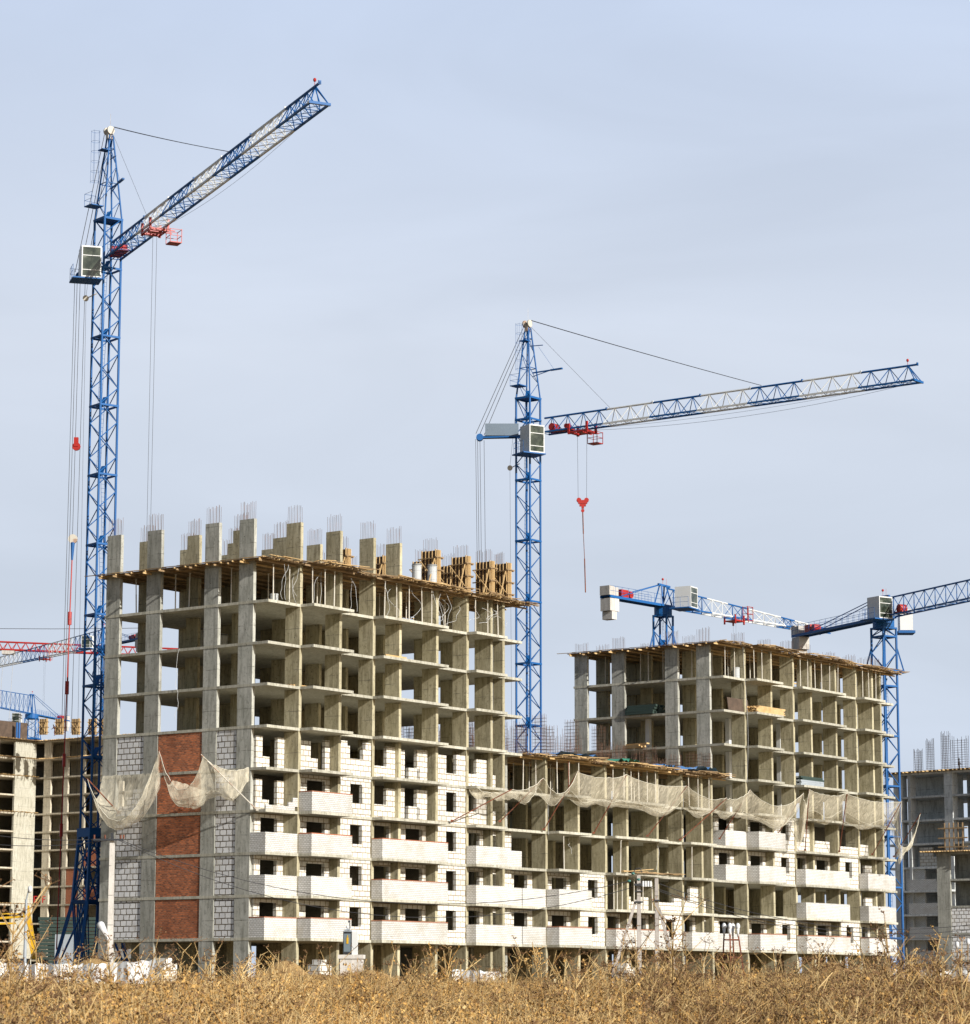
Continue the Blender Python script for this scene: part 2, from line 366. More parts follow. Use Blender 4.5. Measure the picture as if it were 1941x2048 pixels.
# finished bays: (name, v of the wall, from, to, openings)
FULL = {
 'b1': (1.3, .02, 3.18, [(.66, 2.5, 0, 2.5)]),
 'b2': (.75, 3.55, 7.73, [(5.1, 7.2, 0, 2.4)]),
 'b3': (.05, 8.1, 11.65, [(9.25, 10.65, .95, 2.35)]),
 'b4': (.7, 12.05, 14.88, [(12.1, 14.7, .0, 2.5)]),
 'b5': (.7, 15.25, 19.2, [(16.7, 18.75, .0, 2.45)]),
 'b6': (.05, 19.85, 23.38, [(20.9, 22.2, .9, 2.4)]),
 'b7': (.7, 23.75, 26.55, [(23.8, 26.1, 0, 2.5)]),
 'b8': (.7, 26.95, 30.3, [(27.5, 28.2, 0, 2.4)]),
}
def full_bay(root, H, nm, k, seg=None):
    v, a, b, ops = FULL[nm]; rs = []; x = a
    for (o0, o1, s, hd) in ops:
        rs.append((x, o0, .005, HC)) if o0 > x + .05 else None
        if s > 0: rs.append((o0, o1, .005, s))
        if hd < HC: rs.append((o0 + .001, o1 - .001, hd, HC))
        x = o1
    if b > x + .05: rs.append((x, b, .005, HC))
    rects(root, H, rs, v, v + .3, k, BLOCK)
STEPS = {
 'b1': (1.3, [(.1, .78, .005, 2.35), (.78, 1.55, .005, .82), (2.45, 3.18, .005, 2.3)]),
 'b2': (.75, [(3.55, 5.5, .005, 2.35), (5.5, 6.3, .005, 1.0), (7.15, 7.7, .005, 2.4)]),
 'b3': (.05, [(8.1, 8.85, .005, 2.6), (8.85, 9.15, .005, 2.2), (9.15, 10.7, .005, 1.2), (10.7, 11.0, .005, 2.1), (11.0, 11.65, .005, 2.45)]),
 'b4': (.35, [(12.05, 13.9, .005, 1.0), (13.9, 14.9, .005, 2.4)]),
 'b5': (.35, [(15.25, 16.1, .005, 2.4), (16.6, 18.0, .005, 1.05), (17.6, 18.9, .005, 2.4)]),
 'b6': (.05, [(19.85, 20.9, .005, 2.3), (20.9, 22.2, .005, .95), (22.2, 23.38, .005, 2.4)]),
 'b7': (.35, [(23.75, 25.2, .005, 1.1), (25.2, 26.5, .005, 2.35)]),
 'b8': (.35, [(26.98, 27.7, .005, 1.2)]),
}
def step_bay(root, H, nm, k):
    v, rs = STEPS[nm]; out_ = []
    for (a, b, z0, z1) in rs: out_.append((a, b - .002, z0, z1 + random.uniform(-.15, .05)))
    rects(root, H, out_, v, v + .3, k, BLOCK)
def low_stack(root, H, nm, k, hh=1.2):
    v, a, b, _ = FULL[nm]; n = 3; rs = []
    for i in range(n):
        x0 = a + (b - a) * i / n; rs.append((x0, a + (b - a) * (i + 1) / n - .003, .005, hh * random.choice((.66, .67, 1.0, .99))))
    rects(root, H, rs, v if v > .1 else .05, (v if v > .1 else .05) + .3, k, BLOCK)
PT = 1.38
def parapet(root, H, i, k, red=False, h=PT, corner_only=False):
    m = MB(); t = .12
    def seg(kind):
        if kind == 'loggia':      # corner loggia: left face and front
            m.box(-.29, -.29 + t, .0 + t, 1.44, H + k * F + .004, H + k * F + h); m.box(-.29, 3.29, 0, t, H + k * F + .004, H + k * F + h)
        else:
            a, b, d = BALS[kind]; m.box(a + .01, a + .01 + t, -d + .02 + t, -.03, H + k * F + .004, H + k * F + h)
            m.box(a + .01, b - .01, -d + .02, -d + .02 + t, H + k * F + .004, H + k * F + h)
            m.box(b - .01 - t, b - .01, -d + .02 + t, -.03, H + k * F + .004, H + k * F + h)
    seg(i); p = m.build('balcony_parapet', WBRICK, root)
    if red:
        c = MB(); z0 = H + k * F + h + .002; z1 = z0 + .07
        if i == 'loggia': c.box(-.30, 3.3, -.01, t + .01, z0, z1); c.box(-.30, -.29 + t, t + .012, 1.44, z0, z1)
        else:
            a, b, d = BALS[i]; c.box(a, b, -d + .01, -d + t + .03, z0, z1); c.box(a, a + t + .02, -d + t + .032, -.04, z0, z1)
        c.build('coping', OBRICK, p)
    return p
def end_loggia(root, H, k, red=False, h=PT, x1=30.75):   # front between the last balcony and the next section
    MB().box(27.52, x1, 0.0, .12, H + k * F + .004, H + k * F + h).build('balcony_parapet', WBRICK, root)
def partition(root, H, k, v=3.6):
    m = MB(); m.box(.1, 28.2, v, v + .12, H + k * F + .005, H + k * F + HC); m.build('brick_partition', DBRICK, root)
def short_side(root, H, k, style='full'):
    # infill between the end columns, seen on the narrow left end
    def pan(a, b, rs, m_, nm, x0=-.24): rects(root, H, rs, x0, x0 + .22, k, m_, nm, along='v')
    if style == 'open': pan(11.95, 14.55, [(11.95, 12.9, .005, 1.9), (12.9, 13.5, .005, 1.35), (13.5, 14.55, .005, .7)], BLOCKG, 'block_wall')
    else: pan(0, 0, [(11.95, 14.55, .005, HC)], BLOCKG, 'block_wall')
    pan(0, 0, [(6.2, 10.45, .005, HC)], RBRICK, 'brick_wall', -.26)
    pan(0, 0, [(2.88, 4.75, .005, HC)], BLOCKG, 'block_wall')

# --- A: tall left section
A, H = section('apartment_building', 0, 9, 'tall left section of the unfinished concrete block, column stubs above its deck', topstub=1)
for k in range(0, 5): short_side(A, H, k, 'open' if k == 3 else 'full')
for k in range(0, 3):
    for b in FULL: full_bay(A, H, b, k)
for b in ('b2', 'b3', 'b6'): full_bay(A, H, b, 3)
for b in ('b1', 'b4', 'b5', 'b7', 'b8'): step_bay(A, H, b, 3)
for b in STEPS: step_bay(A, H, b, 4)
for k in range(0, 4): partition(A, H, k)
parapet(A, H, 'loggia', 0, True); parapet(A, H, 'loggia', 1); parapet(A, H, 'loggia', 2)
MB().box(-.29, 2.9, 0, .12, H + 9.004, H + 9.32).box(2.2, 3.29, 0.001, .121, H + 9.321, H + 9.62).box(2.7, 3.29, 0.002, .12, H + 9.622, H + 9.95).build('balcony_parapet', WBRICK, A)
parapet(A, H, 0, 0, True); parapet(A, H, 0, 1); parapet(A, H, 0, 2, True); parapet(A, H, 0, 3, True)
for k in (0, 1): parapet(A, H, 1, k, True)
parapet(A, H, 1, 2, True)
parapet(A, H, 2, 0); parapet(A, H, 2, 1); parapet(A, H, 2, 2)
for k in (0, 1, 2): end_loggia(A, H, k, h=PT - (.12 if k == 2 else 0))
# --- B: low middle section
B, H = section('apartment_building', PER, 5, 'low middle section of the unfinished concrete block, under a deck with blue tarpaulins', first=False, end=30.79)
for b in FULL: full_bay(B, H, b, 0)
for b in ('b1', 'b2', 'b3'): full_bay(B, H, b, 1)
for b in ('b5', 'b6', 'b7', 'b8'): (low_stack if b in ('b5', 'b6') else step_bay)(B, H, b, 1)
parapet(B, H, 0, 0, True); parapet(B, H, 1, 0, True); parapet(B, H, 2, 0); end_loggia(B, H, 0, x1=30.8)
for k in (0, 1): MB().box(0.05, 3.29, 0, .12, H + k * F + .004, H + k * F + PT).build('balcony_parapet', WBRICK, B)
parapet(B, H, 0, 1); partition(B, H, 0); partition(B, H, 1, 6.0)
# --- C: tall right section
C_, H = section('apartment_building', 2 * PER, 9, 'tall right section of the unfinished concrete block, bare rebar above its timber deck')
for b in FULL: full_bay(C_, H, b, 0); 
for b in ('b1', 'b2', 'b3', 'b4', 'b5', 'b6'): full_bay(C_, H, b, 2)
for b in ('b1', 'b2', 'b3'): full_bay(C_, H, b, 3)
for b in ('b4', 'b5', 'b6', 'b7'): (low_stack if b != 'b4' else step_bay)(C_, H, b, 3)
step_bay(C_, H, 'b7', 1); step_bay(C_, H, 'b7', 2)
MB().box(0.0, 3.29, 0, .12, H + .004, H + PT).build('balcony_parapet', WBRICK, C_)
for k in (2, 3): parapet(C_, H, 'loggia', k)
parapet(C_, H, 0, 0, True); parapet(C_, H, 0, 2); parapet(C_, H, 0, 3)
parapet(C_, H, 1, 0, True); parapet(C_, H, 1, 1); parapet(C_, H, 1, 2)
parapet(C_, H, 2, 0, True); parapet(C_, H, 2, 1); parapet(C_, H, 2, 2)
for k in (0, 2, 3): partition(C_, H, k)
for k in (0, 1, 2): MB().box(27.52, 30.5, 0.0, .12, H + k * F + .004, H + k * F + PT).build('balcony_parapet', WBRICK, C_)

# ------------------------------------------------------------------ timber decks on top, props, column formwork
def deck(u0, h, first, end, label, ov=.55):
    root = empty('formwork_deck', Wd(u0, 0, h), YAW, label, 'timber deck', 'timber formwork decks')
    x0 = -.9 if first else .1
    poly = [(x0, 16.4), (x0, -.35 if first else -.3)]
    for (a, b, d) in BALS: poly += [(a - .1, -.35), (a - .1, -d - .3), (b + .2, -d - .3), (b + .2, -.35)]
    poly += [(end, -.35), (end, 16.4)]
    MB().prism(poly, -.07, -.02).build('plywood_sheet', PLY, root)
    j = MB(); x = x0 + .2                        # joists along v, with ragged ends
    while x < end - .1:
        d = .35
        for (a, b, dd) in BALS:
            if a - .1 < x < b + .2: d = dd + .3
        j.box(x, x + .06, -d - random.uniform(.05, .55), 16.3, -.17, -.075, random.choice((0, 0, 1))); x += random.uniform(.42, .62)
    b_ = MB()                                    # bearers along u
    for v in (-.9, .2, 1.9, 3.2, 4.5, 6.8, 8.2, 9.6, 11.4, 13, 14.4, 15.9):
        if v < 0:
            for (a, b, dd) in BALS: b_.box(a - .3 - random.random() * .4, b + .3 + random.random() * .5, v, v + .08, -.30, -.175, random.choice((0, 1)))
        else: b_.box(x0 - random.uniform(.2, .6), end + random.uniform(.1, .7), v, v + .08, -.30, -.175, random.choice((0, 1)))
    j.build('joist', [TIMB2, TIMB], root); b_.build('bearer', [TIMB2, TIMB], root)
    e = MB(); u = x0                             # loose boards along the edge
    while u < end:
        d = .35
        for (a, b, dd) in BALS:
            if a - .1 < u < b + .2: d = dd + .3
        for q in range(3):
            ln = random.uniform(1.0, 3.2); y = -d - random.uniform(-.9, .45); z = random.uniform(.0, .1)
            e.beam((u, y, z), (min(u + ln, end + 1.2), y + random.uniform(-.35, .35), z + random.uniform(-.08, .12)), random.uniform(.1, .2), .035, random.choice((0, 1, 1)))
        if random.random() < .5: e.beam((u, -d + .4, .03), (u + .1, -d - random.uniform(.1, .6), random.uniform(-.05, .12)), .1, .04, 0)
        u += random.uniform(.45, .9)
    if first:
        v = 0.0
        while v < 16: e.beam((-.9, v, .02), (-.93, v + 2, .05), .14, .04, random.choice((0, 1))); v += random.uniform(1.2, 2.2)
        v = .3
        while v < 16.3:
            e.beam((-.5, v, -.1), (-1.05, v + .02, -.1), .1, .1, 0); v += random.uniform(.9, 1.6)
    e.build('loose_board', [TIMB, TIMB2], root)
    r = MB()                                    # debris / wire on the deck
    for i in range(60):
        u = random.uniform(0, end - 1); v = random.uniform(-.2, 6); p = Vector((u, v, .0)); r.beam(p, p + Vector((random.uniform(-.6, .8), random.uniform(-.5, .5), random.uniform(.05, .35))), .05, .05, random.choice((0, 1)))
    r.build('timber_offcut', [TIMB, TIMB2], root)
    return root
deck(0, 27, True, 31.2, 'timber formwork deck on top of the tall left section, columns standing through it')
deck(PER, 15, False, 30.4, 'timber formwork deck on the low middle section behind the long net')
deck(2 * PER, 27, True, 31.4, 'timber formwork deck on top of the tall right section')

def mk_prop():
    m = MB(); m.tube((0, 0, .0), (0, 0, 1.5), .05, 6).tube((0, 0, 1.45), (0, 0, 2.68), .04, 6); m.box(-.07, .07, -.07, .07, 0, .012).box(-.08, .08, -.06, .06, 2.66, 2.69); return m
PM = {}
def prop(u, v, h, label, grp, m_=PROP, tilt=0):
    if m_.name not in PM:
        o = mk_prop().build('shoring_prop', m_); PM[m_.name] = o
    else: o = PM[m_.name].copy(); COL.objects.link(o)
    o.location = Wd(u, v, h); o.rotation_euler = (random.gauss(0, .012) + tilt, random.gauss(0, .012), YAW); tag(o, label, 'steel prop', grp); return o
for (u0, K, who) in ((0, 9, 'tall left section'), (PER, 5, 'low middle section'), (2 * PER, 9, 'tall right section')):
    lab = 'thin steel prop holding up the timber deck of the ' + who; grp = 'props under the deck of the ' + who; h = (K - 1) * F
    for (a, b, d) in BALS:
        x = a + .5
        while x < b - .1: prop(u0 + x, -d + random.uniform(.35, .6), h, lab, grp); x += random.uniform(1.15, 1.6)
    x = .8
    while x < 28:
        if min(abs(x - l) for l in LINES) > .35: prop(u0 + x, random.uniform(1.6, 2.2) if x > 3 else .5, h, lab, grp)
        x += random.uniform(1.3, 1.9)
    x = 4.2
    while x < 28: prop(u0 + x, 3.9, h, lab, grp); x += random.uniform(2.2, 3)
    if u0 != PER:
        for v in (3.4, 4.2, 7.0, 8.4, 9.7, 12.6, 13.6): prop(u0 + random.uniform(.3, 1.2), v, h, lab, grp)
o = prop(PER + 5.2, -.9, 12, 'bright orange steel prop under the timber deck of the low section', None, RUST)
for i, x in enumerate((12.5, 13.3, 14.3, 15.5, 16.4, 17.4, 18.3)): prop(PER + x, -.3 + .2 * (i % 3), 3, 'slim steel prop standing on the second floor behind the twin concrete poles', 'props on the second floor of the low middle section')
for x, v in ((4.5, -.9), (12.9, -.7), (24.2, -.5)): prop(PER + x, v, 6, 'lone steel prop on the open third floor of the low middle section', 'lone props on the third floor')

def mk_form():
    r = empty('column_formwork', (0, 0, 0)); hh = 2.95
    p = MB(); p.box(-.06, -.03, -.05, 1.45, 0, hh).box(.33, .36, -.05, 1.45, 0, hh).box(-.03, .33, -.05, -.02, 0, hh).box(-.03, .33, 1.42, 1.45, 0, hh); p.build('plywood_panel', PLYD, r)
    b = MB()
    for y in (.0, .33, .66, .99, 1.34): b.box(-.14, -.062, y, y + .06, -.02, hh + random.uniform(-.05, .12)); b.box(.362, .44, y, y + .06, -.02, hh + .05)
    for x in (-.05, .12, .28): b.box(x, x + .08, -.13, -.052, 0, hh + .04)
    b.build('batten', TIMB, r)
    wl = MB()
    for z in (.35, 1.3, 2.3):
        wl.box(-.24, -.142, -.25, 1.65, z, z + .08); wl.box(.442, .54, -.25, 1.65, z, z + .08); wl.box(-.35, .65, -.22, -.132, z + .085, z + .16)
    wl.build('waler', [TIMB2], r)
    s = MB().beam((-.26, 0, 2.3), (-1.7, -.5, 0.0), .07, .07).beam((-.27, 1.5, 2.3), (-.29, .0, 0.6), .06, .06); s.build('brace', TIMB, r)
    return r
form0 = mk_form(); fi = 0
for l in LINES:
    for ri, (v1, v2) in enumerate(ROWS[l]):
        if (ri == 0 and l > 16) or (ri == 1 and l > 13):
            o = form0 if fi == 0 else copy_tree(form0); fi += 1
            o.location = Wd(l - .3, v1 - .02 if l < 28 else v1 - .5, 27.02); o.rotation_euler = (0, 0, YAW)
            tag(o, ('timber column formwork standing at the front edge of the left deck' if ri == 0 else 'timber column formwork in the back row on the left deck'), 'column formwork', 'column formwork on the left deck')
            
# ------------------------------------------------------------------ safety nets and their poles
def net(name, outer, inner, sag_o, sag_m, label, lift=0.0, nseg=14, ns=9, grp=None):
    """outer/inner: world points; the cloth hangs between them"""
    m = MB(); n = len(outer); rows = []
    for i in range(n - 1):
        for a in range(nseg + (1 if i == n - 2 else 0)):
            t = a / nseg; so_ = sag_o[i]; col = []
            P = Vector(outer[i]).lerp(Vector(outer[i + 1]), t); P.z -= so_ * 4 * t * (1 - t)
            Q = Vector(inner[i]).lerp(Vector(inner[i + 1]), t)
            for s_ in range(ns + 1):
                q = s_ / ns; X = P.lerp(Q, q); X.z -= (sag_m[i] * (.65 + .35 * math.sin(math.pi * t)) + .25 * math.sin(t * 9 + i * 2)) * 4 * q * (1 - q) * (.7 + .6 * q)
                X += Vector((random.gauss(0, .02), random.gauss(0, .05), random.gauss(0, .03))); col.append(tuple(X))
            rows.append(col)
    m.v = [p for c in rows for p in c]; w_ = ns + 1
    m.f = [(i * w_ + j, i * w_ + j + 1, (i + 1) * w_ + j + 1, (i + 1) * w_ + j) for i in range(len(rows) - 1) for j in range(ns)]; m.m = [0] * len(m.f)
    o = m.build(name, NETM, smooth=True); tag(o, label, 'safety net', grp)
    e = MB().path([c[0] for c in rows], .022, 4); e.build('edge_rope', NETE, o); mid = int(ns * .55); MB().path([c[mid] for c in rows], .016, 4).build('seam_rope', NETE, o)
    return o
def npole(base, tip, label, m_=RUST):
    o = MB().tube(base, tip, .045, 6).box(base[0] - .1, base[0] + .1, base[1] - .1, base[1] + .1, base[2] - .03, base[2] + .12).build('net_pole', m_); return tag(o, label, 'pole', 'poles carrying the safety nets')
def W3(t): return Wd(*t)
front = [((904, 1643), (1024, 1579)), ((1000, 1644), (1088, 1556)), ((1088, 1660), (1156, 1544)), ((1188, 1667), (1253, 1551)), ((1295.6, 1673), (1375, 1572)), ((1361, 1681), (1454, 1597)),
         ((1440, 1678), (1501.6, 1580)), ((1541, 1693), (1607, 1587)), ((1611, 1701), (1619, 1580)), ((1679.5, 1704), (1695, 1588)), ((1745.6, 1710), (1804, 1603))]
names = ['at the right corner of the tall left section', 'first over the low middle section', 'second over the low middle section', 'third over the low middle section', 'fourth over the low middle section',
         'at the right end of the low middle section', 'just right of the corner of the right section', 'before the upright pole on the right section', 'standing almost upright on the right section', 'steep one near the right end', 'at the far right end of the right section']
tips = []
for (b, t), nm in zip(front, names):
    bp = Wd(*[*u_at(*b, -.3)][:1], -.3, 9.02) if False else W3(u_at(b[0], b[1], -.25)); tp = W3(u_at(t[0], t[1], -3.3)); tips.append(tp)
    npole(bp, tp, 'rusty red net pole ' + nm)
ins = []
for (b, t), tp in zip(front, tips):
    u, v, h = u_at(t[0] - 12, t[1] + 60, -1.2); ins.append(Wd(u, -.6, 11.9))
start = W3(u_at(940, 1568, -.4))
net('safety_net', [start] + tips[:6], [Wd(23.5, -.2, 12)] + ins[:6], [.5, .4, 1.5, .35, .35, .5], [.7, .9, .7, 1.3, 1.4, .9], 'long pale safety net draped in front of the low middle section')
net('safety_net', tips[5:8], ins[5:8], [.4, 1.3], [1.0, 1.3], 'dirty pale safety net sagging deeply, left of the torn gap on the right section')
net('safety_net', tips[7:], ins[7:], [1.2, .35, .4], [3.0, .8, .9], 'pale safety net stretched across the right half of the right section')
tipE = W3(u_at(1842, 1627, -4.6)); baseE = W3(u_at(1789, 1714, -.2)); npole(baseE, tipE, 'rusty net pole leaning out behind the blue mast at the right end')
net('safety_net', [tips[-1], W3(u_at(1800, 1690, -3.9)), tipE], [W3(u_at(1784, 1655, -2.0)), W3(u_at(1800, 1728, -3.2)), tipE + Vector((-.5, 0, -1.5))], [.9, 1.3], [.7, .4], 'torn end of safety net hanging right of the blue mast')
tA = W3((lambda p: p)(v_at(174, 1557, -3.6))); tB = W3(v_at(318, 1501, -2.9)); tC = W3(v_at(402, 1509, -3.8))
bA = W3(v_at(238, 1626, -.3)); bB = W3(v_at(364, 1619, -.3)); bC = W3(v_at(515, 1621, -.3))
npole(bA, tA, 'rusty net pole leaning out at the left end of the narrow side'); npole(bB, tB, 'rusty net pole in front of the red brick strip'); npole(bC, tC, 'pale net pole reaching left from the corner of the tall left section', PROP)
net('safety_net', [tA, tB], [Wd(-.35, 15.9, 12.0), Wd(-.35, 10.0, 12.0)], [4.0], [2.4], 'pale safety net hanging like a sack at the left end of the narrow side', nseg=22)
net('safety_net', [tB, tC + Vector((.2, 0, -.2)), Wd(-.4, 1.5, 12.0)], [W3(v_at(345, 1560, -1.6)), W3(v_at(420, 1585, -.6)), Wd(-.4, 1.5, 11.8)], [2.6, .5], [1.6, 1.6], 'pale safety net slung across the red brick strip', nseg=18)

# ------------------------------------------------------------------ cranes
def lattice_mast(m, w_, z0, z1, panel, leg, br, z_ref=0):
    c = [(-w_ / 2, -w_ / 2), (w_ / 2, -w_ / 2), (w_ / 2, w_ / 2), (-w_ / 2, w_ / 2)]
    for (x, y) in c: m.tube((x, y, z0), (x, y, z1), leg, 8)
    n = max(1, round((z1 - z0) / panel)); ph = (z1 - z0) / n
    for i in range(n):
        za = z0 + i * ph; zb = za + ph
        for k in range(4):
            a = c[k]; b = c[(k + 1) % 4]
            if (i + k) % 2: a, b = b, a
            m.tube((*a, za), (*b, zb), br, 5)
def mast_things(root, w_, z0, z1, sec=5.7, panel=1.6, leg=.1, br=.044, mt=None):
    z = z0
    while z < z1 - .1:
        zt = min(z + sec, z1); m = MB(); lattice_mast(m, w_, z, zt, panel, leg, br)
        h = w_ / 2 + .06
        for (a, b) in (((-h, -h), (h, -h)), ((h, -h), (h, h)), ((h, h), (-h, h)), ((-h, h), (-h, -h))): m.beam((*a, zt - .08), (*b, zt - .08), .09, .16)
        m.build('mast_section', mt or BLUE, root)
        p = MB().box(-w_ * .42, w_ * .1, -w_ * .45, w_ * .45, zt - .02, zt + .03); p.beam((-.15, 0, zt + .04), (.15, .1, zt + .75), .45, .03); p.build('platform', mt or BLUE, root)
        l = MB(); dx = .35 * (1 if int(z) % 2 else -1)
        for s_ in (-.17, .17): l.tube((dx + s_, .1, z + .05), (dx * .2 + s_, .1, zt), .018, 4)
        for i in range(int((zt - z) / .35)):
            t = i * .35 / (zt - z); xx = dx + (dx * .2 - dx) * t; l.tube((xx - .17, .1, z + .05 + i * .35), (xx + .17, .1, z + .05 + i * .35), .012, 4)
        l.build('ladder', mt or BLUE, root); z = zt
def jib_section(m, x0, x1, wb, hb, n, ch, br, h0=None, h1=None):
    """triangular jib: two bottom chords, one top chord"""
    h0 = hb if h0 is None else h0; h1 = hb if h1 is None else h1
    for y in (-wb / 2, wb / 2): m.beam((x0, y, 0), (x1, y, 0), ch, ch)
    m.tube((x0, 0, h0), (x1, 0, h1), ch * .66, 8)
    p = (x1 - x0) / n
    for i in range(n):
        a = x0 + i * p; c = a + p / 2; b = a + p; hc = h0 + (h1 - h0) * (i + .5) / n
        for y in (-wb / 2, wb / 2): m.tube((a, y, 0), (c, 0, hc), br, 5); m.tube((b, y, 0), (c, 0, hc), br, 5)
        m.tube((a, -wb / 2, 0), (a, wb / 2, 0), br * .8, 4); m.tube((a, -wb / 2, 0), (b, wb / 2, 0), br * .7, 4); m.tube((a, wb / 2, 0), (b, -wb / 2, 0), br * .6, 4)
def cab(root, c, yaw, sx=1.5, sy=1.5, sz=2.1, name='cab'):
    e = empty(name, c, yaw); e.parent = root
    fr = MB(); x0, x1, y0, y1 = -sx / 2, sx / 2, -sy / 2, sy / 2; t = .09
    fr.box(x0, x1, y0, y1, sz - .12, sz); fr.box(x0, x1, y0, y1, 0, .1)
    fr.box(x0, x1, y1 - .05, y1, .1, sz - .12); fr.box(x0, x0 + .04, y0, y1 - .05, .1, sz - .12); 
    fr.box(x1 - .05, x1, y0 + sy * .45, y1 - .05, .1, sz - .12)
    for (x, y) in ((x0, y0), (x1 - t, y0), (x1 - t, y0 + sy * .45)): fr.box(x + .001, x + t - .001, y + .001, y + t, .1, sz - .12)
    for z in (sz * .68, sz * .22): fr.box(x0 + t, x1 - t, y0 + .005, y0 + t - .01, z, z + .06)
    fr.box(x1 - t, x1 - .005, y0 + t, y0 + sy * .45, sz * .68, sz * .68 + .06); fr.build('cab_body', WHITE, e)
    g = MB().box(x0 + .05, x1 - .04, y0 + .04, y0 + .05, .1, sz - .12); g.box(x1 - .04, x1 - .03, y0 + .06, y0 + sy * .45, .1, sz - .12); g.box(x0 + .1, x1 - .1, y0 + .06, y0 + sy * .4, .1, .5); g.build('cab_window', GLASS, e)
    p = MB().box(x0 - .7, x1 + .1, y0 - .1, y1 + .3, -.14, -.03)
    for a, b in (((x0 - .68, y0), (x0 - .68, y1)), ((x0 - .68, y1), (x0, y1))):
        for z in (.5, 1.0): p.tube((*a, z), (*b, z), .016, 4)
        for q in (a, b, ((a[0] + b[0]) / 2, (a[1] + b[1]) / 2)): p.tube((*q, -.05), (*q, 1.0), .018, 4)
    p.build('cab_platform', BLUE, e)
    return e
def rope(m, a, b, sag=0, r=.018, n=8):
    a = Vector(a); b = Vector(b); pts = []
    for i in range(n + 1):
        t = i / n; p = a.lerp(b, t); p.z -= sag * 4 * t * (1 - t); pts.append(p)
    return m.path(pts, r, 4)

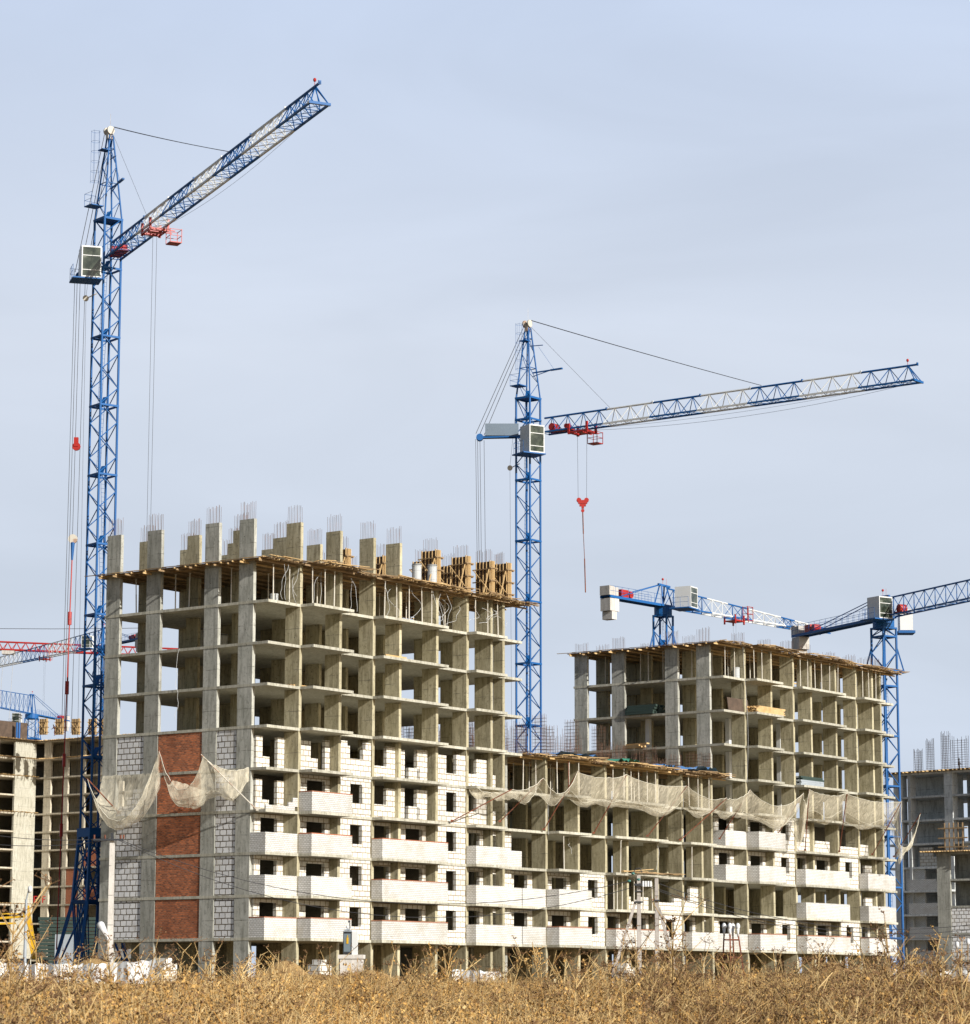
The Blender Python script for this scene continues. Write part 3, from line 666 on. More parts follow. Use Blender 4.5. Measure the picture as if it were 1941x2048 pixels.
def hammer_crane(Y, px, base_z, root_px, tip_px, top_px, label, myaw, strut_px, trolley_t, hook, tiltcab, camside):
    X = at(px[0], px[1], Y); bx = Vector((X.x, Y, base_z)); root = empty('tower_crane', bx, 0, label, 'tower crane', 'blue tower cranes')
    inv = lambda P: Vector(P) - bx
    zroot = at(*root_px, Y).z
    Rp = Vector((at(*root_px, Y).x, Y, zroot)); d = ray(*tip_px); Tp = d * (zroot / d.z)
    a = inv(Rp); b = inv(Tp); jd = (b - a).normalized(); jy = math.atan2(jd.y, jd.x); Lj = (b - a).length
    ztop = at(top_px[0], top_px[1], Y).z - base_z; zr = zroot - base_z
    mr = bpy.data.objects.new('mast', None); COL.objects.link(mr); mr.parent = root; mr.rotation_euler = (0, 0, myaw)
    # portal / tapering base
    m = MB(); bw = 2.5
    for sx in (-1, 1):
        for sy in (-1, 1):
            m.beam((sx * bw, sy * bw * .9, 0), (sx * 1.15, sy * 1.15, 6.5), .26, .26); m.beam((sx * 1.15, sy * 1.15, 6.5), (sx * .85, sy * .85, 12), .22, .22)
            m.beam((sx * 1.15, sy * 1.15, 6.5), (sx * 1.15, -sy * 1.15, 6.5), .2, .3); m.beam((sx * 1.15, sy * 1.15, 6.5), (-sx * 1.15, sy * 1.15, 6.5), .2, .3)
            m.beam((sx * 1.15, sy * 1.15, 6.5), (sx * .85, -sy * .85, 12), .09, .09); m.beam((sx * 1.15, sy * 1.15, 6.5), (-sx * .85, sy * .85, 12), .09, .09)
            m.beam((sx * bw, sy * bw * .9, 0), (sx * 1.15, -sy * 1.15, 6.5), .12, .12)
            for t in range(4):
                za, zb = 6.5 + t * 1.4, 7.9 + t * 1.4; ra, rb = 1.15 - .075 * t, 1.15 - .075 * (t + 1); m.beam((sx * ra, sy * ra, za), (-sx * rb, sy * rb, zb), .07, .07); m.beam((sx * ra, sy * ra, za), (sx * rb, -sy * rb, zb), .07, .07)
                m.beam((sx * (.6 + t * .14), sy * .8, 0), (sx * 1.05, sy * (1.05 - t * .5), 6.5), .08, .08)
    m.box(-2.7, 2.7, -2.5, 2.5, 0, .5); m.box(-1.0, 1.0, -1.0, 1.0, 11.6, 12.3); m.build('mast_base', BLUE, mr)
    w_ = 1.6; mast_things(mr, w_, 12.3, zr + 3.4)
    # tower head: tapering cage up to the pulley
    hd = MB(); zt = zr + 3.4; c = [(-.8, -.8), (.8, -.8), (.8, .8), (-.8, .8)]; tp = .22
    hs = ztop - zt
    for (x, y) in c: hd.tube((x, y, zt), (x * tp, y * tp, ztop - .4), .07, 8)
    n = 5
    for i in range(n):
        t0, t1 = i / n, (i + 1) / n; s0 = 1 + (tp - 1) * t0; s1 = 1 + (tp - 1) * t1
        for k in range(4):
            p, q = c[k], c[(k + 1) % 4]
            if (i + k) % 2: p, q = q, p
            hd.tube((p[0] * s0, p[1] * s0, zt + hs * t0), (q[0] * s1, q[1] * s1, zt + hs * t1), .03, 5)
            if i in (1, 3): hd.tube((p[0] * s1, p[1] * s1, zt + hs * t1), (q[0] * s1, q[1] * s1, zt + hs * t1), .04, 5)
    hd.box(-.9, .9, -.9, .9, zt - .05, zt + .03); hd.build('tower_head', BLUE, mr)
    pl = MB(); pl.tube((-.12, -.35, ztop), (-.12, -.2, ztop), .34, 14).tube((-.12, .2, ztop), (-.12, .35, ztop), .34, 14).tube((-.4, 0, ztop), (.3, 0, ztop), .12, 8); pl.box(-.3, .2, -.18, .18, ztop - .7, ztop - .1)
    pl.tube((0, 0, ztop), (0, 0, ztop + 1.5), .012, 4); pl.build('pulley_wheel', PROP, mr)
    # ladder hoops and platforms on the back of the head
    lg = MB(); lx = -1.35
    for i in range(6):
        z = ztop - .3 - i * .85
        for k in range(10):
            t0 = 2 * math.pi * k / 10; t1 = 2 * math.pi * (k + 1) / 10; lg.tube((lx + .36 * math.cos(t0), .36 * math.sin(t0), z), (lx + .36 * math.cos(t1), .36 * math.sin(t1), z), .012, 3, cap=False)
    for k in range(0, 10, 2):
        t0 = 2 * math.pi * k / 10; lg.tube((lx + .36 * math.cos(t0), .36 * math.sin(t0), ztop - .2), (lx + .36 * math.cos(t0), .36 * math.sin(t0), ztop - 4.7), .012, 3)
    lg.build('ladder_cage', BLUE, mr)
    sp = MB(); zp = zt + .9; sp.box(-1.9, -.75, -.5, .7, zp, zp + .08); sp.box(-.9, -.1, -.4, .4, ztop - 1.75, ztop - 1.68)
    for (x, y) in ((-1.88, -.48), (-1.88, .68), (-.8, .68), (-.8, -.48)): sp.tube((x, y, zp), (x, y, zp + 1.1), .018, 4)
    for z in (.55, 1.1): sp.path([(-.8, .68, zp + z), (-1.88, .68, zp + z), (-1.88, -.48, zp + z)], .016, 4)
    sp.build('service_platform', BLUE, mr)
    lb = MB(); jdir = Vector((math.cos(jy - myaw), math.sin(jy - myaw), 0)); pA = Vector((0, 0, zt + hs * .33)); lb.beam(pA + jdir * .5, pA + jdir * 3.6, .09, .12); lb.beam(pA + jdir * .5 + Vector((0, 0, -.35)), pA + jdir * 2.6, .06, .06); lb.beam(pA + jdir * 2.6, pA + jdir * 3.9, .2, .14)
    lb.beam(pA + jdir * .2 + Vector((0, 0, 2.6)), pA + jdir * 1.7 + Vector((0, 0, 2.5)), .07, .07); rope(lb, pA + jdir * 1.2 + Vector((0, 0, 2.4)), pA + jdir * 3.0, 0, .014); lb.build('lamp_boom', BLUE, mr)
    cab(root, Vector((camside[0], camside[1], zr - 1.35 + camside[3])), tiltcab, 1.6, 1.7, 2.6)
    # the jib
    jb = bpy.data.objects.new('jib', None); COL.objects.link(jb); jb.parent = root; jb.location = a; jb.rotation_euler = (0, 0, jy)
    fr = [0, .18, .31, .44, .575, .71, .86, 1.0]; 
    for i in range(7):
        x0 = .4 + (Lj - .4) * fr[i]; x1 = .4 + (Lj - .4) * fr[i + 1]; sm = MB(); jib_section(sm, x0, x1 - .02, 1.35, 1.45, max(3, round((x1 - x0) / 1.75)), .14, .038, h1=1.45 if i < 6 else 1.45)
        sm.box(x1 - .12, x1 - .02, -.1, .1, 1.36, 1.62)
        if i == 6: sm.beam((x1, -.8, 0), (x1, .8, 0), .12, .18); [sm.tube((x1 - 1.0, 0, 1.45), (x1, y, 0), .045, 5) for y in (-.66, 0, .66)]
        sm.build('jib_section', (BLUE, WHITE)[i % 2], jb)
    it = MB().box(Lj - .25, Lj + .02, -.82, .82, -.06, .1); it.build('jib_tip', WHITE if camside[2] else BLUE, jb)
    wl = MB().tube((Lj - 1.0, 0, 1.45), (Lj - 1.0, 0, 1.8), .02, 5).ball((Lj - 1.0, 0, 1.93), .12, sz=1.2); wl.build('warning_lamp', RED, jb)
    wn = MB().tube((1.5, -.45, .45), (1.5, .45, .45), .36, 12).tube((3.0, -.3, .4), (3.0, .4, .4), .22, 10).box(.9, 3.5, -.5, .5, .02, .14); wn.build('winch', RED, jb)
    # ropes from head to jib
    rp = MB(); T0 = Vector((0, 0, ztop)); J = lambda x, y=0, z=0: Vector(a) + Vector((math.cos(jy) * x - math.sin(jy) * y, math.sin(jy) * x + math.cos(jy) * y, z))
    for s_ in (-.06, .06): rope(rp, T0 + Vector((.3, s_, .35)), J(Lj * .605, s_, 1.6), .09, .026)
    rope(rp, T0 + Vector((.2, 0, -.2)), J(Lj * .2, 0, 1.4), 0, .014)
    rope(rp, J(Lj * trolley_t + 1, .3, -.25), J(Lj - 1, .3, -.05), .75, .014, 14); rope(rp, J(Lj * trolley_t + 1, -.3, -.2), J(Lj - 1, -.3, 0), .5, .012, 14)
    rp.build('stay_rope', CABLE, root)
    # trolley
    tx = Lj * trolley_t; tl = MB()
    for y in (-.72, .72):
        for x in (-1.0, 1.0): tl.box(tx + x - .1, tx + x + .1, y - .09, y + .09, -.55, .45)
        tl.box(tx - 1.1, tx + 1.1, y - .07, y + .07, -.45, -.3)
    tl.box(tx - 1.0, tx - .75, -.7, .7, -.5, -.3).box(tx + .75, tx + 1.0, -.7, .7, -.5, -.3).box(tx - .3, tx + .3, -.5, .5, -.45, -.25)
    by = 1.35; tl.beam((tx + .1, .6, -.4), (tx + .1, by, -.4), .08, .08).beam((tx + .9, .6, -.4), (tx + .9, by, -.4), .08, .08); tl.box(tx - .1, tx + 1.0, by - .4, by + .55, -1.32, -1.24)
    for (x, y) in ((-.08, -.4), (.98, -.4), (-.08, .53), (.98, .53)): tl.beam((tx + x, by + y, -1.28), (tx + x, by + y, -.2), .05, .05)
    for z in (-.75, -.25): tl.beam((tx - .08, by - .4, z), (tx + .98, by - .4, z), .04, .04); tl.beam((tx - .08, by + .53, z), (tx + .98, by + .53, z), .04, .04); tl.beam((tx + .98, by - .4, z), (tx + .98, by + .53, z), .04, .04); tl.beam((tx - .08, by - .4, z), (tx - .08, by + .53, z), .04, .04)
    tl.build('trolley', RED, jb)
    # back strut with rope falls
    sg = inv(at(*strut_px[0], Y)); dirb = Vector((sg.x, sg.y, 0)); stp = Vector((sg.x, .0, sg.z))
    sm = MB(); st0 = Vector((0, 0, sg.z + strut_px[1]))
    for y in (-.35, .35): sm.beam(st0 + Vector((-.6, y, 0)), stp + Vector((.1, y * .6, 0)), .14, .2)
    sm.tube(stp + Vector((0, -.3, 0)), stp + Vector((0, .3, 0)), .33, 12); sm.build('back_strut', BLUE, root)
    if strut_px[2]:
        MB().box(stp.x + .5, -.9, -.42, .42, sg.z + .12, sg.z + 1.25).build('machinery_box', paint('blue_grey_housing', (.17, .22, .28), .5), root)
    fr_ = MB()
    for q in (-.3, 0, .34): rope(fr_, Vector((-.2 + q * .8, q, ztop - .4)), stp + Vector((q * 1.2, q, .3)), 0, .026, 2)
    zl = strut_px[3]
    for q, x in ((-.25, -.38), (-.1, -.2), (.05, .02), (.28, .4)): rope(fr_, stp + Vector((x, q, -.2)), Vector((stp.x + x * .9 + strut_px[4], q, zl)), 0, .02, 2)
    rope(fr_, Vector((-.5, .2, ztop - 2)), Vector((-1.7, .2, zr - 3)), 0, .012, 2); rope(fr_, Vector((-1.7, .2, zr - 3)), Vector((-1.5, .2, 15)), 0, .012, 2)
    fr_.build('rope_fall', CABLE, root)
    MB().beam((-.8, 0, zr - 2.8), (-1.65, .1, zr - 3.2), .07, .07).tube((-1.7, -.05, zr - 3.2), (-1.7, .15, zr - 3.2), .24, 12).build('guide_pulley', PROP, root)
    return root, J, tx, Lj, zr, stp, base_z
c1 = hammer_crane(232, (213, 600), ground_z(0, 232), (222, 520), (640, 206), (214, 262), 'nearest blue tower crane at the left, its jib rising toward the top of the picture', R(38), ((160, 553), 1.0, False, 20, -.2), .245, None, R(16), (-1.15, -1.9, True, -.75))
c2 = hammer_crane(266, (1057, 900), ground_z(0, 266), (1083, 868), (1838, 762), (1045, 648), 'blue tower crane in the middle, standing behind the low section', R(52), ((960, 875), 0.1, True, 12, .5), .118, None, R(30), (.35, -1.75, False, -.85))
# crane 1 : long red rod with pulley blocks on the rope falls
root, J, tx, Lj, zr, stp, bz = c1
q = MB(); X = stp.x; zz = lambda py: at(157, py, 232).z - bz
for p0, p1 in ((893, 0), ): q.tube((X + .05, -.1, zz(893)), (X + .05, .1, zz(893)), .34, 12).box(X - .15, X + .2, -.15, .15, zz(893), zz(875))
q.build('upper_pulley_block', RED, root)
MB().tube((X - .05, -.1, zz(1078)), (X - .05, .1, zz(1078)), .38, 12).build('lower_pulley_block', PROP, root)
MB().tube((X - .05, 0, zz(1085)), (X - .08, 0, zz(1120)), .17, 8, r2=.08).build('pull_link', BLUE, root)
m = MB(); m.tube((X - .08, 0, zz(1120)), (X - .5, -.3, zz(1900)), .055, 6)
for py, rr in ((1236, .16), (1375, .16), (1520, .14), (1660, .14)):
    t = (py - 1120) / 780; m.tube((X - .08 - .42 * t, -.3 * t, zz(py - 12)), (X - .08 - .42 * t, -.3 * t, zz(py + 14)), rr, 8)
m.build('pull_rod', RED, root)
hm = MB(); rope(hm, J(tx - .5, 0, -.5), J(tx - .5, 0, -zr + 14), 0, .014, 2); rope(hm, J(tx + .5, 0, -.5), J(tx + .3, 0, -zr + 14), 0, .014, 2); hm.build('hoist_rope', CABLE, root)
# crane 2 : hook block hanging from the trolley
root, J, tx, Lj, zr, stp, bz = c2
def zpx(px, py, P): return ray(px, py).z * P.y - bz
P0 = Vector(root.location) + J(tx); hz = zpx(1176, 1005, P0)
m = MB(); rope(m, J(tx - .55, 0, -.5), Vector((J(tx - .55).x + .03, J(tx).y, hz + .2)), 0, .014, 2); rope(m, J(tx + .5, 0, -.5), Vector((J(tx + .45).x, J(tx).y, hz + .2)), 0, .014, 2); m.build('hoist_rope', CABLE, root)
hb = MB(); cx_, cy_ = J(tx).x, J(tx).y
for (x0, x1, z0, z1) in ((-.5, .5, .05, .22), (-.42, .42, -.12, .05), (-.3, .3, -.35, -.15), (-.12, .12, -.55, -.35)): hb.box(cx_ + x0, cx_ + x1, cy_ - .14, cy_ + .14, hz + z0, hz + z1)
hb.tube((cx_ - .35, cy_ - .1, hz + .22), (cx_ - .35, cy_ + .1, hz + .22), .22, 12).tube((cx_ + .35, cy_ - .1, hz + .22), (cx_ + .35, cy_ + .1, hz + .22), .22, 12)
hb.tube((cx_, cy_ - .06, hz - .75), (cx_, cy_ + .06, hz - .75), .16, 12); hb.build('hook_block', RED, root)
s_ = MB(); zb = zpx(1180, 1185, P0); s_.tube((cx_, cy_, hz - .85), (cx_ + .05, cy_, hz - 2.9), .06, 6).tube((cx_ + .05, cy_, hz - 2.9), (cx_ + .15, cy_, hz - 5.2), .03, 5).tube((cx_ + .15, cy_, hz - 5.2), (cx_ + .22, cy_, zb), .06, 6); s_.build('sling', RUST, root)

def flat_crane(Y, px, base_z, w_, root_px, tip_px, cw_px, label, fr, cabpos, cabyaw, hj=1.7, n_under=3, alt=True, hj1=1.0):
    X = at(*px, Y); bx = Vector((X.x, Y, base_z)); root = empty('tower_crane', bx, 0, label, 'tower crane', 'blue tower cranes')
    zroot = at(*root_px, Y).z; d = ray(*tip_px); Tp = d * (zroot / d.z); d2 = ray(*cw_px); Cp = d2 * (zroot / d2.z)
    jd = Vector((Tp.x - bx.x, Tp.y - Y, 0)); Lj = jd.length; jy = math.atan2(jd.y, jd.x); Lc = min((Vector((Cp.x - bx.x, Cp.y - Y, 0))).length, 17) * (.76 if alt and Y < 400 else 1); zr = zroot - base_z
    mr = bpy.data.objects.new('mast', None); COL.objects.link(mr); mr.parent = root; mr.rotation_euler = (0, 0, jy + R(10)); mast_things(mr, w_, 0, zr - 1.0, 5.0, 1.7, .12, .055)
    col = MB(); zc = zr - 5.5; 
    for sx in (-1, 1):
        for sy in (-1, 1): col.beam((sx * (w_ / 2 + .5), sy * (w_ / 2 + .5), zc), (sx * w_ / 2, sy * w_ / 2, zc + 2.6), .14, .14)
    for a, b in (((-1, -1), (1, -1)), ((1, -1), (1, 1)), ((1, 1), (-1, 1)), ((-1, 1), (-1, -1))): col.beam((a[0] * (w_ / 2 + .5), a[1] * (w_ / 2 + .5), zc), (b[0] * (w_ / 2 + .5), b[1] * (w_ / 2 + .5), zc), .16, .3)
    col.build('climbing_collar', BLUE, mr); MB().tube((0, 0, zr - 1.0), (0, 0, zr - .1), w_ * .62, 16).build('slewing_ring', BLUE, mr)
    jb = bpy.data.objects.new('jib', None); COL.objects.link(jb); jb.parent = root; jb.location = (0, 0, zr); jb.rotation_euler = (0, 0, jy)
    tw = MB()
    for x in (-.8, .8):
        for y in (-.6, .6): tw.beam((x, y, -.1), (x * .5, y * .2, hj + .3), .14, .14)
    tw.beam((-.8, 0, hj + .3), (1.2, 0, hj + .2), .2, .2); tw.box(-1.2, 1.3, -.75, .75, -.15, .05); tw.beam((-.8, -.6, 0), (.5, -.3, hj), .09, .09); tw.build('jib_root', BLUE, jb)
    for i in range(len(fr) - 1):
        x0 = 1.0 + (Lj - 1) * fr[i]; x1 = 1.0 + (Lj - 1) * fr[i + 1]; hA = hj + (hj1 - hj) * fr[i]; hB = hj + (hj1 - hj) * fr[i + 1]
        sm = MB(); jib_section(sm, x0, x1 - .03, 1.3, hj, max(2, round((x1 - x0) / 1.9)), .13, .04, hA, hB); sm.build('jib_section', (BLUE, WHITE)[i % 2] if alt else BLUE, jb)
    cj = MB()
    for y in (-.6, .6): cj.beam((-1.1, y, -.05), (-Lc, y, -.05), .14, .26)
    cj.box(-Lc, -1.1, -.5, .5, -.02, .03)
    for y in (-.62, .62):
        for z in (.55, 1.05): cj.tube((-1.2, y, z), (-Lc, y, z), .018, 4)
        x = -1.2
        while x > -Lc: cj.tube((x, y, 0), (x, y, 1.05), .02, 4); x -= 1.1
        cj.beam((-.6, y * .4, hj + .25), (-Lc * .8, y * .8, .15), .07, .07)
    cj.build('counter_jib', BLUE, jb)
    for (xa, xb, za, zb2) in ((-Lc - .1, -Lc + .65, .1, 1.05), (-Lc + .67, -Lc + 1.4, .1, .95), (-Lc, -Lc + .75, -1.5, -.22), (-Lc + .77, -Lc + 1.5, -1.5, -.2), (-Lc + .3, -Lc + 1.1, -2.35, -1.53)):
        MB().box(xa, xb, -.62, .62, za, zb2).build('counterweight', POLE, jb)
    MB().box(-Lc + 2.2, -Lc + 3.4, -.4, .4, .1, .9).tube((-Lc + 3.9, -.4, .5), (-Lc + 3.9, .4, .5), .35, 10).build('winch', RED, jb)
    cab(root, Vector((cabpos[0], cabpos[1], zr + cabpos[2])), cabyaw, 1.75, 1.8, 2.2)
    tx = Lj * (.42 if alt else .9); tl = MB()
    for y in (-.7, .7):
        tl.box(tx - .9, tx + .9, y - .06, y + .06, -.4, -.25)
        for x in (-.8, .8): tl.box(tx + x - .07, tx + x + .07, y - .07, y + .07, -.7, .3)
    tl.box(tx - .8, tx + .8, -.65, .65, -.42, -.3)
    for x in (.2, 1.2):
        for z in (.0, .7, 1.4): tl.beam((tx + x, -1.0, z - .3), (tx + x, -1.6, z - .3), .05, .05)
        for y in (-1.0, -1.6): tl.beam((tx + x, y, -.4), (tx + x, y, 1.2), .06, .06)
    for z in (-.3, .4, 1.15): tl.beam((tx + .2, -1.6, z), (tx + 1.2, -1.6, z), .05, .05)
    tl.build('trolley', RED, jb); rp = MB()
    rope(rp, (tx - .2, 0, -.4), (tx - .2, 0, -9), 0, .012, 2); rope(rp, (tx + .3, 0, -.4), (tx + .3, 0, -9), 0, .012, 2); rp.build('hoist_rope', CABLE, jb)
    b = MB().tube((0, 0, hj + .3), (0, 0, hj + .8), .02, 4).ball((0, 0, hj + .9), .13); b.tube((.6, 0, hj + .3), (.6, 0, hj + 1.0), .015, 4); b.build('warning_lamp', RED, jb)
    return root, jb, zr, Lj
f3 = flat_crane(300, (1327, 1240), GZ, 1.5, (1327, 1212), (1652, 1268), (1212, 1182), 'blue and white flat-topped tower crane behind the right section, jib pointing right and away', [0, .23, .36, .48, .70, .79, .90, 1], (2.3, -1.8, -.5), R(62), hj=1.9, hj1=.6)
f4 = flat_crane(291, (1769, 1300), GZ, 1.75, (1769, 1236), (2110, 1163), (1580, 1272), 'all blue flat-topped tower crane at the right end, its jib leaving the frame', [0, .2, .4, .6, .8, 1], (-.6, -2.0, -.4), R(34), hj=1.9, alt=False, hj1=1.9)
MB().tube((3.4, -.4, .55), (3.4, .4, .55), .42, 12).box(2.8, 4.2, -.5, .5, .1, .25).build('winch', RED, f4[1]); e_ = f4[0]; cb2 = MB().box(1.7, 3.0, .2, 1.8, f4[2] - 1.2, f4[2] + .9); cb2.build('machinery_cabinet', WHITE, e_); MB().box(1.5, 3.2, 0, 2.0, f4[2] - 1.5, f4[2] - 1.25).build('cabinet_platform', BLUE, e_)
f5 = flat_crane(520, (207, 1300), GZ, 1.8, (205, 1292), (-60, 1345), (262, 1275), 'distant blue and white tower crane behind the nearest mast, jib pointing left', [0, .2, .4, .6, .8, 1], (-2.6, -1.5, -.6), R(-20), hj=3.0, hj1=1.4)
f6 = flat_crane(640, (64, 1420), GZ, 2.4, (52, 1428), (-120, 1392), (148, 1445), 'small distant all blue tower crane above the far left building', [0, .25, .5, .75, 1], (-3.0, -1.5, -2.2), R(-10), hj=4.0, alt=False, hj1=3.2)
# far red jib seen through the left section
def red_jib():
    Y = 560; A_ = at(-30, 1298, Y); B_ = at(470, 1318, Y); root = empty('tower_crane', (B_.x, Y, GZ), 0, 'distant red crane, its thin red jib seen through the open floors', 'tower crane')
    jb = bpy.data.objects.new('jib', None); COL.objects.link(jb); jb.parent = root; jb.location = (0, 0, B_.z - GZ); L_ = (B_ - A_).length; dd = (A_ - B_); jb.rotation_euler = (0, math.asin(-dd.z / L_), math.pi)
    jb.rotation_euler = dd.to_track_quat('X', 'Z').to_euler()
    m = MB(); jib_section(m, 0, L_, 1.4, 1.5, 28, .26, .07); m.build('jib_section', RED, jb)
    ms_ = MB(); lattice_mast(ms_, 1.8, 0, B_.z - GZ + 5, 2, .12, .06); ms_.build('mast', RED, root)
    tl = MB().box(L_ * .88, L_ * .93, -.8, .8, -.9, -.2); rope(tl, (L_ * .885, 0, -.5), (L_ * .885, 0, -16), 0, .03, 2); rope(tl, (L_ * .925, 0, -.5), (L_ * .925, 0, -16), 0, .03, 2); tl.build('trolley', POLE, jb)
    r = MB(); rope(r, (-6, 0, 7), (L_ + 8, 0, 3.8), .5, .05, 6); r.build('stay_rope', CABLE, jb)
red_jib()

# ------------------------------------------------------------------ buildings behind
def far_left():
    O = at(62, 1999, 480); base = Vector((O.x, 480, GZ)); fl = 3.0; nf = 14
    root = empty('apartment_building', base, YAW, 'far unfinished concrete block behind the left crane, pale pier and dark open floors', 'building')
    h0 = at(62, 1484, 480).z - GZ; fl = (at(62, 1484, 480).z - at(62, 1810, 480).z) / 9
    top = h0
    # local: x=u, y=v ; the shaded wing runs toward the viewer (-v), the sunlit pier faces the viewer
    m = MB().box(-5.0, -.2, 0, .4, 0, top); m.build('pier', SLAB, root)
    for y in (-3.3, -7.2, -11.0, -15.2, -19.5, -24): MB().box(-.1, .3, y, y + 1.6 if y > -5 else y + .9, 0, top).build('column', CONCW, root)
    for x in (-9, -13.5, -18): MB().box(x, x + .3, -.1, 1.6, 0, top).build('column', CONCW, root)
    for x, y in ((4, -2), (4, -6), (4.5, -10), (4.5, -14.5), (4, -19)): MB().box(x, x + .3, y, y + 2.2, 0, top).build('column', CONCW, root)
    for k in range(int(top / fl) + 1):
        z = top - k * fl
        if z < 1: break
        MB().box(-.2, 9, -27, 0, z - .25, z).build('floor_slab', CONCW, root); MB().box(-22, 9, .01, 9, z - .25, z).build('floor_slab', CONCW, root)
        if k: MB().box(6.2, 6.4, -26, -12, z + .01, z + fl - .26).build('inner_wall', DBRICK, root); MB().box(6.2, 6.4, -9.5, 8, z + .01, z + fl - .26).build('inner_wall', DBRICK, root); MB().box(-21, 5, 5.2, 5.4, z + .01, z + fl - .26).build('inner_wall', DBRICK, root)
        if z < fl * 8 and k % 2: MB().box(-.05, .15, -14.8, -11.2, z + .01, z + fl - .3).build('brick_wall', OBRICK, root)
        if z < fl * 6: MB().box(-.05, .15, -10.8, -7.3, z + .01, z + fl - .3).build('brick_wall', OBRICK, root)
        if z < fl * 7.5: MB().box(-1.2, -.3, -24, -19, z + .01, z + 1.5).build('balcony_parapet', WBRICK, root)
    for k in (0, 1, 2, 4, 9):
        z = top - k * fl; j = MB()
        for i in range(60): y = -26 + i * .5; j.beam((-.9 - random.random() * .5, y, z + .08), (1.5, y, z + .08), .1, .12, random.choice((0, 1)))
        for i in range(40): x = -21 + i * .52; j.beam((x, -1.2 - random.random() * .5, z + .08), (x, 1, z + .08), .1, .12, random.choice((0, 1)))
        if k in (0, 1): j.build('edge_joists', [TIMB, TIMB2], root)
        else: 
            j = MB()
            for i in range(12): x = -9 + i * .75; j.beam((x, -1.0 - random.random() * .6, z + .1), (x + random.random(), 1, z + .1), .12, .12, 0)
            j.build('edge_joists', [TIMB], root)
    MB().prism([(-22, -.8), (-.8, -.8), (-.8, -27), (9, -27), (9, 9), (-22, 9)], top + .02, top + .12).build('deck_sheet', PLY, root)
    return root, top, fl, base
fl_root, fl_top, fl_f, fl_base = far_left()
M_fl = Matrix.Translation(fl_base) @ Matrix.Rotation(YAW, 4, 'Z')
for i, (px, py) in enumerate(((92, 1478), (124, 1476), (157, 1478), (190, 1480), (212, 1484))):
    o = copy_tree(form0); o.location = at(px, 1482, 468) ; o.location.z = GZ + fl_top + .15; o.rotation_euler = (0, 0, R(70)); o.scale = (.86,) * 3
    tag(o, 'timber column formwork on the far left roof, number in the row counted by the mast' if False else 'timber column formwork standing on the deck of the far left building', 'column formwork', 'column formwork on the far left building')
m = MB().box(-20, -1.5, 1, 1.2, 0, 2.9); o = m.build('plywood_wall', PLYD); o.location = fl_base + Vector((0, 0, fl_top + .13)); o.rotation_euler = (0, 0, YAW); tag(o, 'long dark plywood wall panel on the roof of the far left building', 'plywood')
for i, px in enumerate((8, 33, 38)):
    o = MB().tube((0, 0, 0), (0, 0, 2.7), .17, 8).build('push_pull_prop', BLUE); o.location = at(px, 1482, 476); o.location.z = GZ + fl_top + .13; tag(o, 'bright blue prop in front of the dark plywood panel on the far left roof', 'steel prop', 'blue props on the far left roof')

